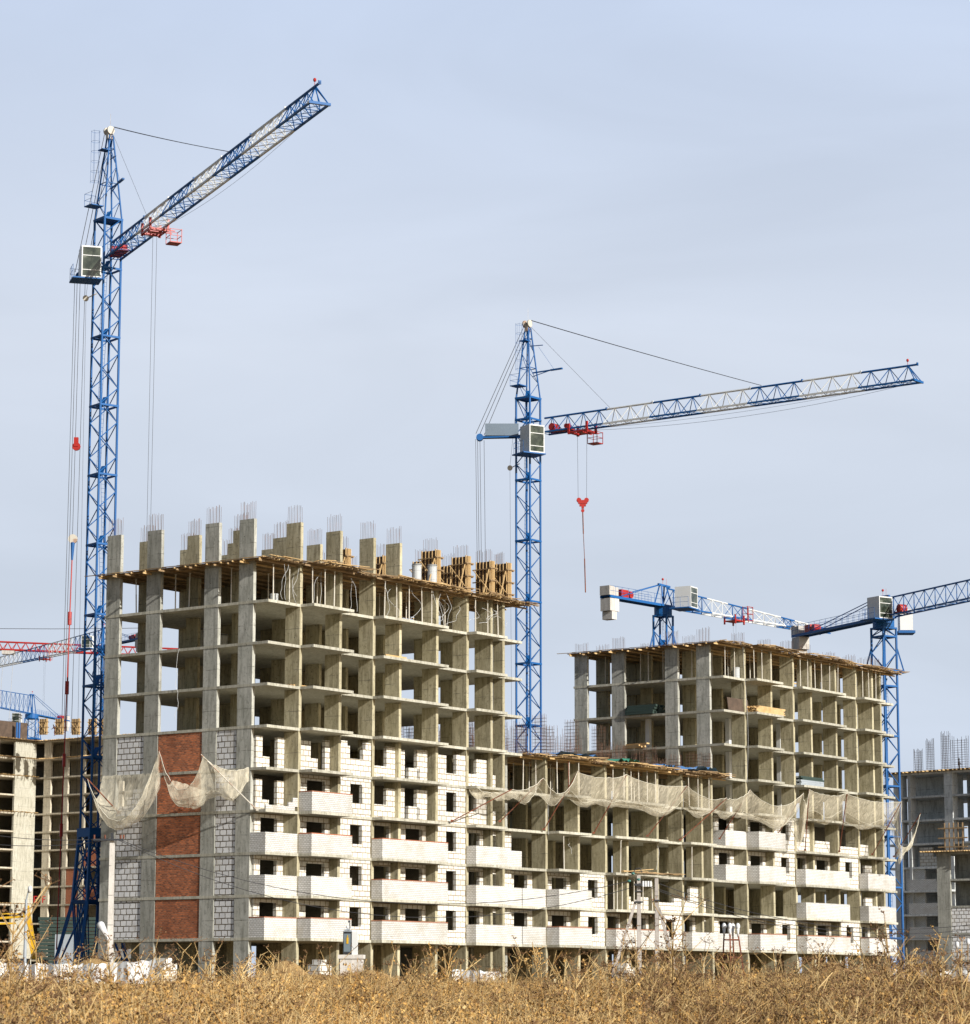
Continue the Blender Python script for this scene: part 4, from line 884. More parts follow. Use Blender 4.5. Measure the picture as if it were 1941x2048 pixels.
def far_right():
    Y = 372; fl = (at(1800, 1595, Y).z - at(1800, 1877, Y).z) / 6; topz = at(1800, 1549, Y).z - GZ
    P = at(1797, 1999, Y); base = Vector((P.x, Y, GZ)); root = empty('apartment_building', base, R(-44), 'shaded grey unfinished block at the right edge with tall rebar on its roof', 'building')
    root.scale = (1.39, 1, 1)
    nb = [0, 1.6, 5.6, 9.6, 13.0, 17, 22]
    for x in nb: MB().box(x, x + (.9 if x != 1.6 else .3), 0, 1.2, 0, topz).build('column', CONC3, root)
    for x in (3.2, 7.2, 8.6, 11, 15): MB().box(x, x + .4, 5, 7, 0, topz).build('column', CONC3, root)
    k = 0; z = topz
    while z > .5:
        MB().box(-1.0, 25, .02, 12, z - .25, z).build('floor_slab', CONC3, root)
        fz = z - fl; q = round((topz - fz) / fl)
        if fz > -1:
            if q >= 5:
                MB().box(1.9, 5.0, -.9, -.75, fz + .02, fz + 1.35).build('balcony_parapet', WBRICK, root); MB().box(1.0, 3.1, .3, .6, fz + .02, fz + fl - .26).build('block_wall', WBRICK, root); MB().box(1.0, 6.6, -.95, .01, fz - .25, fz - .002).build('balcony_slab', CONC3, root)
                MB().box(5.0, 6.5, -.9, -.75, fz + .02, fz + 1.35).build('balcony_parapet', WBRICK, root); MB().box(6.52, 8.0, .3, .6, fz + .02, fz + fl - .26).build('block_wall', BLOCK, root)
            elif q == 4: MB().box(2.6, 5.1, .3, .6, fz + .02, fz + 1.2).box(2.6, 4.0, .301, .599, fz + 1.2, fz + 2.4).build('block_wall', BLOCK, root); MB().box(7.2, 9, .3, .6, fz + .02, fz + fl - .26).build('block_wall', BLOCK, root)
            MB().box(-.5, 5.6, 4.0, 4.2, fz + .02, fz + fl - .26).box(6.1, 9.0, 4.001, 4.199, fz + .02, fz + fl - .26).box(9.7, 24, 4.0, 4.2, fz + .02, fz + fl - .26).build('inner_wall', CONC3, root)
        z -= fl
    j = MB(); x = -.8
    while x < 14: j.beam((x, -.6 - random.random() * .5, topz + .08), (x, 1.5, topz + .08), .1, .12, random.choice((0, 0, 1))); x += .45
    j.box(-1.2, 15, -.5, 12, topz + .15, topz + .2, 1); j.build('edge_joists', [TIMB, TIMB2], root)
    for i, (px, hh, ww) in enumerate(((1826, 3.1, .7), (1847, 4.2, .6), (1874, 5.0, .7), (1899, 4.3, 1.6), (1925, 6.0, .6))):
        m = MB(); cx0 = (at(px, 1549, Y).x - base.x) * .985
        for a in range(5):
            for b in range(3):
                if b == 1 and 0 < a < 4: continue
                m.tube((cx0 - ww / 2 + ww * a / 4, .5 + .3 * b, topz), (cx0 - ww / 2 + ww * a / 4 + random.gauss(0, .03), .5 + .3 * b, topz + hh * random.uniform(.9, 1.04)), .022, 3)
        z = .2
        while z < hh - .5: m.tube((cx0 - ww / 2, .5, topz + z), (cx0 + ww / 2, .5, topz + z), .014, 3); m.tube((cx0 - ww / 2, 1.1, topz + z), (cx0 + ww / 2, 1.1, topz + z), .014, 3); z += .3
        m.build('rebar', REBAR, root)
    # nearer lower wing at the frame edge
    Y2 = 332; P2 = at(1881, 1999, Y2); b2 = Vector((P2.x, Y2, GZ)); t2 = at(1881, 1705, Y2).z - GZ; r2 = empty('apartment_building', b2, R(-33), 'nearer low concrete block cut off by the right edge, grey pier beside white blocks', 'building')
    MB().box(0, 1.6, 0, .35, 0, t2).build('pier', CONC2, r2); MB().box(6.5, 7.8, 0, .35, 0, t2).build('pier', CONC2, r2); MB().box(.0, 1.2, 5, 5.3, 0, t2).build('pier', CONC2, r2)
    z = t2; k = 0
    while z > .5:
        MB().box(-.1, 24, .03, 11, z - .22, z).build('floor_slab', CONC2, r2)
        fz = z - 3.02
        if fz > -2:
            if k >= 2: MB().box(1.62, 6.48, .1, .4, max(fz, 0) + .02, fz + 2.77).build('block_wall', BLOCKG, r2)
            else: MB().box(1.37, 6.4, 3.0, 3.2, fz + .02, fz + 2.77).build('inner_wall', CONC2, r2)
        z -= 3.02; k += 1
    j = MB(); x = -1.6
    while x < 8: j.beam((x, -.8 - random.random() * .4, t2 + .07), (x, 1.5, t2 + .07), .1, .1, random.choice((0, 0, 1))); x += .33
    j.box(-1.8, 12, -.5, 9, t2 + .13, t2 + .18, 1); j.build('edge_joists', [TIMB, TIMB2], r2)
    fw = MB()
    for i in range(5): fw.box(.9 + i * .55, 1.0 + i * .55, .2, .35, t2 + .2, t2 + 3.3)
    for z in (.5, 1.5, 2.6): fw.box(.2, 3.8, .05, .19, t2 + z, t2 + z + .14)
    o = fw.build('wall_formwork', TIMB2); o.location = b2; o.rotation_euler = (0, 0, R(-33)); tag(o, 'openwork timber wall formwork on the low block at the right edge', 'wall formwork')
    return base, topz
fr_base, fr_top = far_right()

# ------------------------------------------------------------------ people on the decks
def person(loc, yaw, h, label, cloth, lean=0.0, arm=0.0):
    k = h / 1.75
    J = {'pel': (0, 0, .95), 'ch': (0, lean * .5, 1.25), 'nk': (0, lean, 1.48), 'hd': (0, lean * 1.25, 1.60), 'ht': (0, lean * 1.3, 1.74),
         'hl': (.1, 0, .9), 'kl': (.12, -.05 + lean * .2, .5), 'al': (.12, .03, .08), 'tl': (.13, -.14, .04), 'hr': (-.1, 0, .9), 'kr': (-.13, -.1, .5), 'ar': (-.13, .0, .08), 'tr': (-.14, -.17, .04),
         'sl': (.19, lean * .9, 1.42), 'el': (.27, lean - .08, 1.14), 'wl': (.2, lean - .3, 1.05 + arm), 'fl': (.18, lean - .38, 1.04 + arm), 'sr': (-.19, lean * .9, 1.42), 'er': (-.28, lean - .04, 1.14), 'wr': (-.24, lean - .28, 1.0), 'fr': (-.22, lean - .36, .99)}
    rad = {'pel': .15, 'ch': .16, 'nk': .065, 'hd': .1, 'ht': .085, 'hl': .1, 'kl': .07, 'al': .045, 'tl': .04, 'hr': .1, 'kr': .07, 'ar': .045, 'tr': .04, 'sl': .07, 'el': .05, 'wl': .035, 'fl': .04, 'sr': .07, 'er': .05, 'wr': .035, 'fr': .04}
    E_ = [('pel', 'ch'), ('ch', 'nk'), ('nk', 'hd'), ('hd', 'ht'), ('pel', 'hl'), ('hl', 'kl'), ('kl', 'al'), ('al', 'tl'), ('pel', 'hr'), ('hr', 'kr'), ('kr', 'ar'), ('ar', 'tr'), ('ch', 'sl'), ('sl', 'el'), ('el', 'wl'), ('wl', 'fl'), ('ch', 'sr'), ('sr', 'er'), ('er', 'wr'), ('wr', 'fr')]
    ks = list(J); me = bpy.data.meshes.new('person'); me.from_pydata([Vector(J[q]) * k for q in ks], [(ks.index(a), ks.index(b)) for a, b in E_], []); me.materials.append(cloth)
    o = bpy.data.objects.new('person', me); COL.objects.link(o); sk = o.modifiers.new('skin', 'SKIN')
    for i, q in enumerate(ks): me.skin_vertices[0].data[i].radius = (rad[q] * k,) * 2
    me.skin_vertices[0].data[0].use_root = True; o.modifiers.new('sub', 'SUBSURF').levels = 1; o.modifiers['sub'].render_levels = 2
    o.location = loc; o.rotation_euler = (0, 0, yaw); tag(o, label, 'person')
    hd = MB().ball((0, lean * 1.25 * k, 1.68 * k), .125 * k, sz=.8, mi=0); hd.build('hard_hat', WHITE if cloth is RED else DARK, o, True)
    return o
P = at(1921, 1546, 371); person(Vector((P.x, 371.5, GZ + fr_top + .2)), R(70), 1.8, 'worker in dark clothes standing on the deck beside the tall rebar at the right edge', SHIRT, .0)
P = at(110, 1480, 470); person(Vector((P.x, 470, GZ + fl_top + .15)), R(-60), 1.8, 'crouched worker in red with a white hard hat between the far left formworks', RED, -.25)

# ------------------------------------------------------------------ things lying about on the floors
BARR = paint('chalky_plastic', (.50, .52, .53), .6)
def barrel(u, v, h, label, r=.45, hh=1.3):
    m = MB(); m.tube((0, 0, .02), (0, 0, hh), r, 16).tube((0, 0, hh), (0, 0, hh + .07), r * 1.08, 16).tube((0, 0, hh + .07), (0, 0, hh + .12), r * .5, 12)
    for z in (.3, .75, 1.1): m.tube((0, 0, hh * z), (0, 0, hh * z + .03), r * 1.04, 16)
    o = m.build('barrel', BARR); o.location = Wd(u, v, h); return tag(o, label, 'barrel')
barrel(6.3, 12.3, 21, 'white ribbed drum on the third floor below the deck, seen through the narrow side', .42, 2.2); barrel(6.6, 10.6, 21, 'white tub with a flat lid beside the tall white drum', .5, 1.7)
barrel(18.7, -.2, 27.1, 'tall white drum on the left deck beside the column formwork', .36, 1.45); barrel(17.4, .3, 27.1, 'grey white drum behind the tall white one on the left deck', .36, 1.4)
barrel(2.9 + 61.6, .6, 24, 'small white barrel under the deck of the right section', .3, .9); barrel(3.0, 2.3, 24, 'pale bucket under the left deck near the corner', .3, .8)
def stack(name, loc, yaw, n, ln, label, mats, cat, spread=.25, w_=.12, t=.06, rows=5):
    m = MB()
    for i in range(n):
        r_ = i % rows; k = i // rows; s_ = random.uniform(-spread, spread); m.beam((s_, r_ * (w_ + .015), k * (t + .008) + t / 2 + .01), (ln + s_ + random.uniform(-spread, spread) * .4, r_ * (w_ + .015) + random.uniform(-.03, .03), k * (t + .008) + t / 2 + .01), w_ * .9, t, random.randrange(len(mats)))
    o = m.build(name, mats); o.location = loc; o.rotation_euler = (0, 0, yaw); return tag(o, label, cat)
UC = 2 * PER
stack('timber_stack', Wd(UC + 3.9, -.95, 21.02), YAW, 66, 4.6, 'stack of yellow timber beams on the balcony slab of the right section', [TIMB, TIMB], 'timber', .3, .12, .09, 11)
o = MB().box(0, 3.5, 0, .05, 0, 1.15).box(.1, 3.4, .052, .1, .1, 1.0).build('plywood_panel', PLYD); o.location = Wd(UC + .6, .05, 21.02); o.rotation_euler = (R(-8), 0, YAW); tag(o, 'dark brown plywood panel leaning at the corner of the right section', 'plywood')
stack('timber_stack', Wd(UC - .2, 8.3, 18.02), YAW + R(80), 8, 2.8, 'short yellow timber beams at the edge of the narrow side of the right section', [TIMB], 'timber', .4, .2, .13, 3)
stack('timber_stack', Wd(3.0, .3, 18.02), YAW, 10, 1.6, 'small pile of broken boards at the corner, two floors down from the deck', [TIMB, TIMB2], 'timber')
stack('timber_stack', Wd(13.0, -.4, 21.02), YAW, 12, 2.4, 'small pile of yellow battens on the middle balcony slab of the left section', [TIMB, TIMB], 'timber', .4)
stack('panel_stack', Wd(UC + 1.2, 7.2, 21.02), YAW + R(90), 24, 3.0, 'dark green panels stacked deep inside the right section', [GREEN], 'panels', .2, .3, .2, 6)
stack('panel_stack', Wd(UC + 12.2, -.4, 15.02), YAW, 20, 4.0, 'grey green metal shuttering panels stacked on a balcony of the right section', [GREY, GREEN], 'panels', .2, .25, .16, 4)
for (u, h, n_) in ((27.6, 12, 0),):
    pass
# vent duct columns (silver) inside the right section
for (u, v, nm) in ((UC + 5.6, 3.2, 'right of the first balcony'), (UC + 12.9, 2.2, 'behind the middle balcony'), (UC + 1.6, 9.2, 'seen through the narrow side')):
    m = MB()
    for k in range(0, 4): m.box(-.2, .2, -.2, .2, k * 3 + .02, k * 3 + 2.78)
    o = m.build('ventilation_duct', PALE); o.location = Wd(u, v, 9); o.rotation_euler = (0, 0, YAW); tag(o, 'pale square duct running up inside the right section, ' + nm, 'duct')
def tarp(u0, u1, v0, v1, h, m_, label):
    n = 14; mm = 5; m = MB(); m.v = []
    for i in range(n):
        for j in range(mm):
            m.v.append((u0 + (u1 - u0) * i / (n - 1) + random.gauss(0, .05), v0 + (v1 - v0) * j / (mm - 1), random.uniform(.05, .42) if 0 < i < n - 1 else .06))
    m.f = [(i * mm + j, i * mm + j + 1, (i + 1) * mm + j + 1, (i + 1) * mm + j) for i in range(n - 1) for j in range(mm - 1)]; m.m = [0] * len(m.f)
    o = m.build('tarpaulin', m_, smooth=True); o.location = Wd(PER, 0, h); o.rotation_euler = (0, 0, YAW); tag(o, label, 'tarpaulin')
tarp(3.4, 9.3, -1.1, .9, 15.1, TARP, 'crumpled light blue tarpaulin at the left end of the middle deck'); tarp(12, 15.8, -1.2, .4, 15.08, TARPG, 'green sheet on the middle deck')
tarp(20.0, 22.2, -.3, 1.2, 15.15, TARP, 'small bright blue tarpaulin bundle on the middle deck'); tarp(23.2, 27.6, -1.2, .6, 15.15, TARP, 'long bright blue tarpaulin at the right end of the middle deck')
# standing rebar bundles and cages on the middle deck
def cage(u, v, wu, wv, hh, label, dens=.17):
    m = MB(); nu = max(2, int(wu / dens)); nv = max(2, int(wv / dens))
    for i in range(nu + 1):
        for j in (0, 1): m.tube((i * wu / nu, j * wv, 0), (i * wu / nu + random.gauss(0, .06), j * wv, hh * random.uniform(.75, 1.05)), .014, 3)
    for j in range(nv + 1):
        for i in (0, 1): m.tube((i * wu, j * wv / nv, 0), (i * wu + random.gauss(0, .05), j * wv / nv, hh * random.uniform(.75, 1.05)), .014, 3)
    z = .15
    while z < hh * .62:
        m.path([(0, 0, z), (wu, 0, z), (wu, wv, z), (0, wv, z), (0, 0, z)], .011, 3); z += random.choice((.22, .26, .3))
    o = m.build('rebar_cage', REBAR); o.location = Wd(PER + u, v, 15.02); o.rotation_euler = (0, 0, YAW); tag(o, label, 'rebar cage', 'rebar cages on the middle deck')
cage(.6, 5.5, 4.5, 3.0, 3.9, 'dense brown rebar cage around the foot of the middle mast on the middle deck'); cage(1.0, 9.5, 6, 3.0, 3.2, 'wide brown rebar cage behind the middle mast on the middle deck'); cage(8.5, 8.5, 4, 2.6, 4.0, 'tall brown rebar cage left of the right section on the middle deck')
cage(12.8, 5.5, 3.5, 1.2, 3.4, 'brown rebar cage in front of the narrow side of the right section', .22); cage(17.5, 3.5, 2.5, 1.2, 2.6, 'low brown rebar cage in front of the narrow side of the right section', .22); cage(22.5, 3.0, 5.5, 1.5, 1.4, 'very low rusty rebar mat cage near the right end of the middle deck', .2)
# loose wires dangling from the floors
def wires(name, pts_list, label, r=.012, m_=None):
    m = MB()
    for pts in pts_list: m.path(pts, r, 4)
    o = m.build(name, m_ or PALE); return tag(o, label, 'cable')
def squig(u, v, h0, h1, amp=.25, n=10):
    a, b, c, d = [random.uniform(0, 6.28) for _ in range(4)]; n = max(n * 2, 16); k = random.uniform(.6, 1.4)
    return [Wd(u + amp * .7 * math.sin(a + k * 4 * i / n) + amp * .35 * math.sin(b + 9 * k * i / n), v + .2 * math.sin(c + 3 * i / n), h0 + (h1 - h0) * i / n + .12 * math.sin(d + 7 * i / n)) for i in range(n + 1)]
wires('loose_wire', [squig(u, -.2 + random.uniform(-.7, .8), 26.6, 24.1, .3) for u in (1.0, 1.5, 2.7, 3.2, 5, 5.6, 8.8, 9.6, 12.4, 18.5, 19.4, 20.2)], 'tangled pale wires hanging under the left deck')
wires('loose_wire', [squig(u, v, 26.6 - random.random(), 25.0 - random.random(), .8, 14) for u, v in ((20, .3), (21, .4), (22.3, .5), (24, -.3), (25, -.6), (26, -.5), (27, .3), (28.5, .3), (14, -.3), (16, -.4))], 'coil of pale cable under the right end of the left deck')
wires('loose_wire', [squig(-.36 if 0 else 0, 0, 0, 1)[:0] or [Wd(-.4, 8.6 + random.uniform(-.2, .2), 21 - i * .4) for i in range(14)]], 'thin cord hanging down the narrow side of the left section')
wires('loose_wire', [squig(UC + 3.1, -.1, 27, 14.8, .18, 30)], 'long pale wire dangling down the corner bay of the right section')
wires('loose_wire', [squig(PER + 2.2, -.6, 12, 9.4, .25), squig(PER + 2.9, -.6, 12, 8.6, .25), squig(PER + 19, -.3, 9, 6.6, .2), squig(PER + 6.5, 0, 8.6, 7.4, .3)], 'pale wires dangling on the open floors of the middle section')
o = MB().beam((0, 0, 0), (4.4, .0, .35), .3, .05).beam((.4, .3, .1), (3.6, .35, .1), .25, .05).beam((1, -.4, 0), (5.4, -.5, -.05), .2, .06, 1).build('plank_platform', [TIMB, TIMB2]); o.location = Wd(PER + 12.5, -1.2, 6.08); o.rotation_euler = (0, 0, YAW); tag(o, 'ragged planks along the slab edge above the twin concrete poles', 'planks')
m = MB()
for i in range(16): m.beam((random.uniform(0, 6), random.uniform(-.4, .4), random.uniform(0, .12)), (random.uniform(2, 9), random.uniform(-.6, .5), random.uniform(0, .15)), .15, .04, random.choice((0, 1)))
o = m.build('plank_platform', [TIMB, TIMB2]); o.location = Wd(PER + 13, -1.0, 6.05); o.rotation_euler = (0, 0, YAW); tag(o, 'heap of thin yellow boards on the third floor edge of the middle section', 'planks')

# ------------------------------------------------------------------ poles, stands, shrine in front
def power_pole_left():
    Y = 150; t = at(225, 1680, Y); gz = ground_z(t.x, Y); r = empty('utility_pole', (t.x, Y, gz), 0, 'single square concrete utility pole with a dark crossarm at the left', 'utility pole')
    h = t.z - gz; m = MB(); n = len(m.v); a, b = .15, .12
    m.v += [(-a, -a, -.3), (a, -a, -.3), (a, a, -.3), (-a, a, -.3), (-b, -b, h), (b, -b, h), (b, b, h), (-b, b, h)]; m.f += [(0, 1, 5, 4), (1, 2, 6, 5), (2, 3, 7, 6), (3, 0, 4, 7), (4, 5, 6, 7)]; m.m += [0] * 5
    m.build('pole', POLE, r); MB().box(-.95, .6, -.3, -.22, h - .05, h + .04).box(-.06, .06, -.25, -.1, h, h + .35).build('crossarm', DARK, r)
    for x in (-.9, -.35, .45, .6): MB().tube((x, -.26, h + .04), (x, -.26, h + .24), .05, 6).build('insulator', RUST, r)
    lz = at(218, 1865, Y).z - gz; l = MB().tube((-.15, -.3, lz - .2), (-.45, -.35, lz + .35), .12, 8, r2=.2).ball((-.45, -.35, lz + .35), .2); l.tube((0, -.2, lz - .5), (-.15, -.3, lz - .2), .03, 5); l.build('lamp_head', PALE, r, True)
power_pole_left()
def twin():
    Y = 150; pa = at(1278, 1750, Y); pb = at(1314, 1757, Y); gz = ground_z(pa.x, Y); r = empty('utility_pole', (pa.x, Y, gz), 0, 'twin concrete utility poles propped by slanting struts in front of the middle section', 'utility pole')
    def post(x, h, nm='pole', x2=None, z0=-.3, w0=.115, w1=.09):
        x2 = x if x2 is None else x2; m = MB(); m.v = [(x + i * w0 / 1, j * w0, z0) for i, j in ((-1, -1), (1, -1), (1, 1), (-1, 1))] + [(x2 + i * w1, j * w1, h) for i, j in ((-1, -1), (1, -1), (1, 1), (-1, 1))]
        m.f = [(0, 1, 5, 4), (1, 2, 6, 5), (2, 3, 7, 6), (3, 0, 4, 7), (4, 5, 6, 7)]; m.m = [0] * 5; m.build(nm, POLE2, r)
    X = lambda px, py: at(px, py, Y).x - pa.x; Z = lambda py: at(1290, py, Y).z - gz
    post(0, Z(1750)); post(X(1314, 1800), Z(1757)); post(X(1226, 1950), Z(1800), 'strut', X(1273, 1800), Z(1950), .08, .075); post(X(1352, 1940), Z(1815), 'strut', X(1318, 1815), Z(1940), .08, .075)
    MB().box(-.25, X(1300, 1775) , -.3, -.22, Z(1772), Z(1768)).build('crossarm', DARK, r)
    for bb in ((-.2, .2, -.2, .2, Z(1784), Z(1782)), (X(1308, 1800), X(1320, 1800), -.2, .2, Z(1803), Z(1800)), (-.2, .2, -.2, .2, Z(1806), Z(1803))): MB().box(*bb).build('bracket', DARK, r)
    for (px, py) in ((1258, 1763), (1266, 1748), (1277, 1760)): MB().ball((X(px, py), -.35, Z(py)), .10, sz=.7).build('glass_insulator', GLASSG, r, True)
    for px in (1286, 1291, 1296, 1301): MB().tube((X(px, 1770), -.3, Z(1774)), (X(px, 1770), -.3, Z(1763)), .06, 6).build('insulator', PALE, r)
    m = MB(); m.path([Vector((X(1265, 1740), -.3, Z(1748))), Vector((X(1272, 1738), -.3, Z(1738))), Vector((X(1280, 1738), -.3, Z(1737))), Vector((X(1284, 1742), -.3, Z(1746)))], .02, 4); m.build('jumper_wire', CABLE, r)
twin()
def wire(p, q, Y0, Y1, sag, label):
    m = MB(); rope(m, at(*p, Y0), at(*q, Y1), sag, .016, 16); o = m.build('overhead_wire', CABLE); tag(o, label, 'wire', 'overhead wires')
for i, (a, b) in enumerate((((0, 1672), (215, 1677)), ((0, 1690), (215, 1681)))): wire(a, b, 150, 150, .15, 'thin overhead wire running left from the single pole')
for i, (a, b) in enumerate((((235, 1678), (1258, 1763)), ((238, 1681), (1266, 1775)))): wire(a, b, 150, 150, 2.1 + i * .5, 'thin sagging wire between the single pole and the twin poles')
for i, (a, b) in enumerate((((1300, 1772), (1941, 1860)), ((1300, 1775), (1941, 1872)), ((1320, 1768), (1941, 1850)))): wire(a, b, 150, 150, 1.0, 'thin overhead wire running right from the twin poles')

def stand(px0, px1, pytop, pybot, Y, label):
    c = at((px0 + px1) / 2, pytop, Y); gz = ground_z(c.x, Y); r = empty('plant_stand', (c.x, Y, gz), 0, label, 'stand'); h = c.z - gz; w_ = (px1 - px0) / FPX * Y / 2
    m = MB(); ft = w_ * 1.25
    tops = [(-w_, 0), (-w_ * .25, -.2), (w_ * .3, .2), (w_ * .95, 0)]; feet = [(-ft * 1.2, 0), (-w_ * .3, -.45), (w_ * .6, .45), (ft * 1.7, 0)]
    for (tx, ty), (fx, fy) in zip(tops, feet): m.beam((fx, fy, 0), (tx, ty, h - .2), .045, .045)
    m.path([(-w_ * 1.12, 0, h * .55), (-w_ * .27, -.3, h * .55), (w_ * 1.25, 0, h * .55), (w_ * .45, .3, h * .56), (-w_ * 1.12, 0, h * .55)], .03, 5); m.path([(-w_, 0, h - .45), (w_, 0, h - .45)], .025, 5); m.build('frame', RUST, r)
    for (tx, ty) in tops: MB().ball((tx, ty, h - .02), .075, sz=1.5, mi=0).tube((tx, ty, h - .35), (tx, ty, h - .05), .03, 6, r2=.06).build('plastic_wrap', PALE, r, True)
stand(1449, 1477, 1852, 1945, 95, 'rusty four-legged stand whose leg tops are wrapped in white plastic')
def stake(px, py, Y, label):
    c = at(px, py, Y); gz = ground_z(c.x, Y); h = c.z - gz; o = MB().beam((0, 0, 0), (.05, 0, h), .03, .03).build('wooden_stake', TIMB2); o.location = (c.x, Y, gz); tag(o, label, 'stake'); MB().ball((.05, 0, h), .07, sz=1.6).build('plastic_wrap', PALE, o, True)
stake(1912, 1890, 95, 'wooden stake with a white plastic wrap at the right edge, left one of two'); stake(1934, 1884, 95, 'wooden stake with a white plastic wrap at the right edge, right one of two')
def shrine():
    Y = 118; c = at(712, 1940, Y); k = Y / FPX; gz = ground_z(c.x, Y); X = lambda px: (px - 712) * k; Z = lambda py: at(712, py, Y).z - gz
    r = empty('roadside_shrine', (c.x, Y, gz), R(-6), 'small white roadside shrine with a blue panel, in front of the left section', 'shrine')
    MB().box(X(678), X(728), -.3, .4, Z(1918), Z(1910)).box(X(682), X(725), -.25, .35, -.2, Z(1918)).build('plinth', POLE, r)
    MB().box(X(704), X(714), -.05, .25, Z(1910), Z(1864)).build('pillar', WHITE, r)
    MB().box(X(687), X(704) - .005, -.12, .1, Z(1908), Z(1864)).build('panel_frame', DARK, r); MB().box(X(688.5), X(702), -.135, -.122, Z(1904), Z(1868)).build('blue_panel', paint('blue_grey_enamel', (.17, .215, .245), .4), r)
    MB().box(X(694), X(698), -.150, -.137, Z(1888), Z(1878)).prism([(X(694), -.150), (X(698), -.150), (X(698), -.137), (X(694), -.137)], Z(1878) + .002, Z(1876)).beam((X(696), -.143, Z(1876)), (X(696), -.143, Z(1871)), .03, .012).build('gilt_figure', YEL, r)
    m = MB(); m.v = [(X(686), -.16, Z(1864)), (X(705), -.16, Z(1864)), (X(701), -.16, Z(1860)), (X(695.5), -.16, Z(1857)), (X(690), -.16, Z(1860)), (X(686), .12, Z(1864)), (X(705), .12, Z(1864)), (X(701), .12, Z(1860)), (X(695.5), .12, Z(1857)), (X(690), .12, Z(1860))]
    m.f = [(0, 1, 2, 3, 4), (9, 8, 7, 6, 5)] + [(i, (i + 1) % 5 + 0, (i + 1) % 5 + 5, i + 5) for i in range(5)]; m.m = [0] * 7; m.build('pediment', GREY, r)
    MB().ball((X(694), 0, Z(1854)), .05).build('finial', PALE, r); MB().tube((X(699.5), 0, Z(1858)), (X(699), 0, Z(1846)), .02, 5).ball((X(698), 0, Z(1843.5)), .05).build('lamp', DARK, r)
shrine()
# white sheeting fence in front of the site
def fence(pa, pb, label):
    Y = 155; m = MB(); px = pa; n = 0; cols = []; 
    while px < pb:
        top = 1925 + (px > 320) * 14 + (px > 800) * 4 + 4 * math.sin(px * .013) + random.uniform(-2.5, 2.5); p = at(px, top, Y); z0 = ground_z(p.x, Y) - .1; cols.append((p.x, Y + .25 * math.sin(px * .09) + random.uniform(-.05, .05), z0, max(p.z, z0 + .3))); px += 7
    for c in cols: m.v += [(c[0], c[1], c[2]), (c[0], c[1] + random.uniform(-.06, .06), (c[2] + c[3]) / 2), (c[0], c[1], c[3]), (c[0], c[1] + .05, c[3]), (c[0], c[1] + .06, c[2])]
    for i in range(len(cols) - 1):
        for j in range(4): m.f.append((i * 5 + j, i * 5 + 5 + j, i * 5 + 6 + j, i * 5 + 1 + j)); m.m.append(0)
    o = m.build('site_fence', PALE); tag(o, label, 'fence')
fence(-60, 330, 'low white crumpled sheeting fence at the left foot of the building site')
fence(1840, 2000, 'short white sheeting fence at the right edge behind the dry weeds')
fence(905, 1010, 'short scrap of white sheeting between the weeds in front of the left section')
# things at the left edge
def heap(px, py, Y, wd_, label, m_):
    c = at(px, py, Y); gz = ground_z(c.x, Y); h = max(.6, c.z - gz); n = 16; m = MB(); m.v = []; 
    for i in range(n + 1):
        for j in range(n + 1):
            x = (i / n * 2 - 1); y = (j / n * 2 - 1); q = max(0, 1 - x * x) * max(0, 1 - y * y); m.v.append((x * wd_, y * wd_ * .6, h * q ** .8 * (.8 + .35 * math.sin(3 * x + 2 * y + px)) + random.uniform(-.06, .06) * (q > .05) - .05))
    m.f = [(i * (n + 1) + j, (i + 1) * (n + 1) + j, (i + 1) * (n + 1) + j + 1, i * (n + 1) + j + 1) for i in range(n) for j in range(n)]; m.m = [0] * len(m.f); o = m.build('spoil_heap', m_, smooth=True); o.location = (c.x, Y, gz); tag(o, label, 'heap')
CLAY = straw('clay_spoil', (.42, .26, .10), (.48, .31, .13), (.30, .18, .07))
heap(170, 1918, 190, 2.6, 'orange clay heap beside the foot of the left crane', CLAY); heap(560, 1925, 175, 2.2, 'clay heap left of the shrine', CLAY); heap(690, 1932, 112, 2.2, 'grassy brown mound just in front of the shrine', CLAY); heap(1640, 1925, 200, 3, 'yellow clay heap by the ground floor of the right section', CLAY)
for (px, py, Y, lab) in ((330, 1918, 186, 'pallet of pale blocks by the narrow side of the left section'), (640, 1925, 196, 'pallet of pale blocks under the left section'), (1250, 1930, 215, 'pallet of pale blocks under the middle section')):
    c = at(px, py, Y); gz = ground_z(c.x, Y); m = MB().box(-.6, .6, -.5, .5, .14, 1.25, 0).box(-.62, .62, -.52, -.40, 0, .135, 1).box(-.62, .62, .40, .52, 0, .135, 1).box(-.3, .2, -.4, .4, 1.251, 1.6, 0); o = m.build('block_pallet', [BLOCK, TIMB2]); o.location = (c.x, Y, gz); o.rotation_euler = (0, 0, YAW); tag(o, lab, 'pallet')
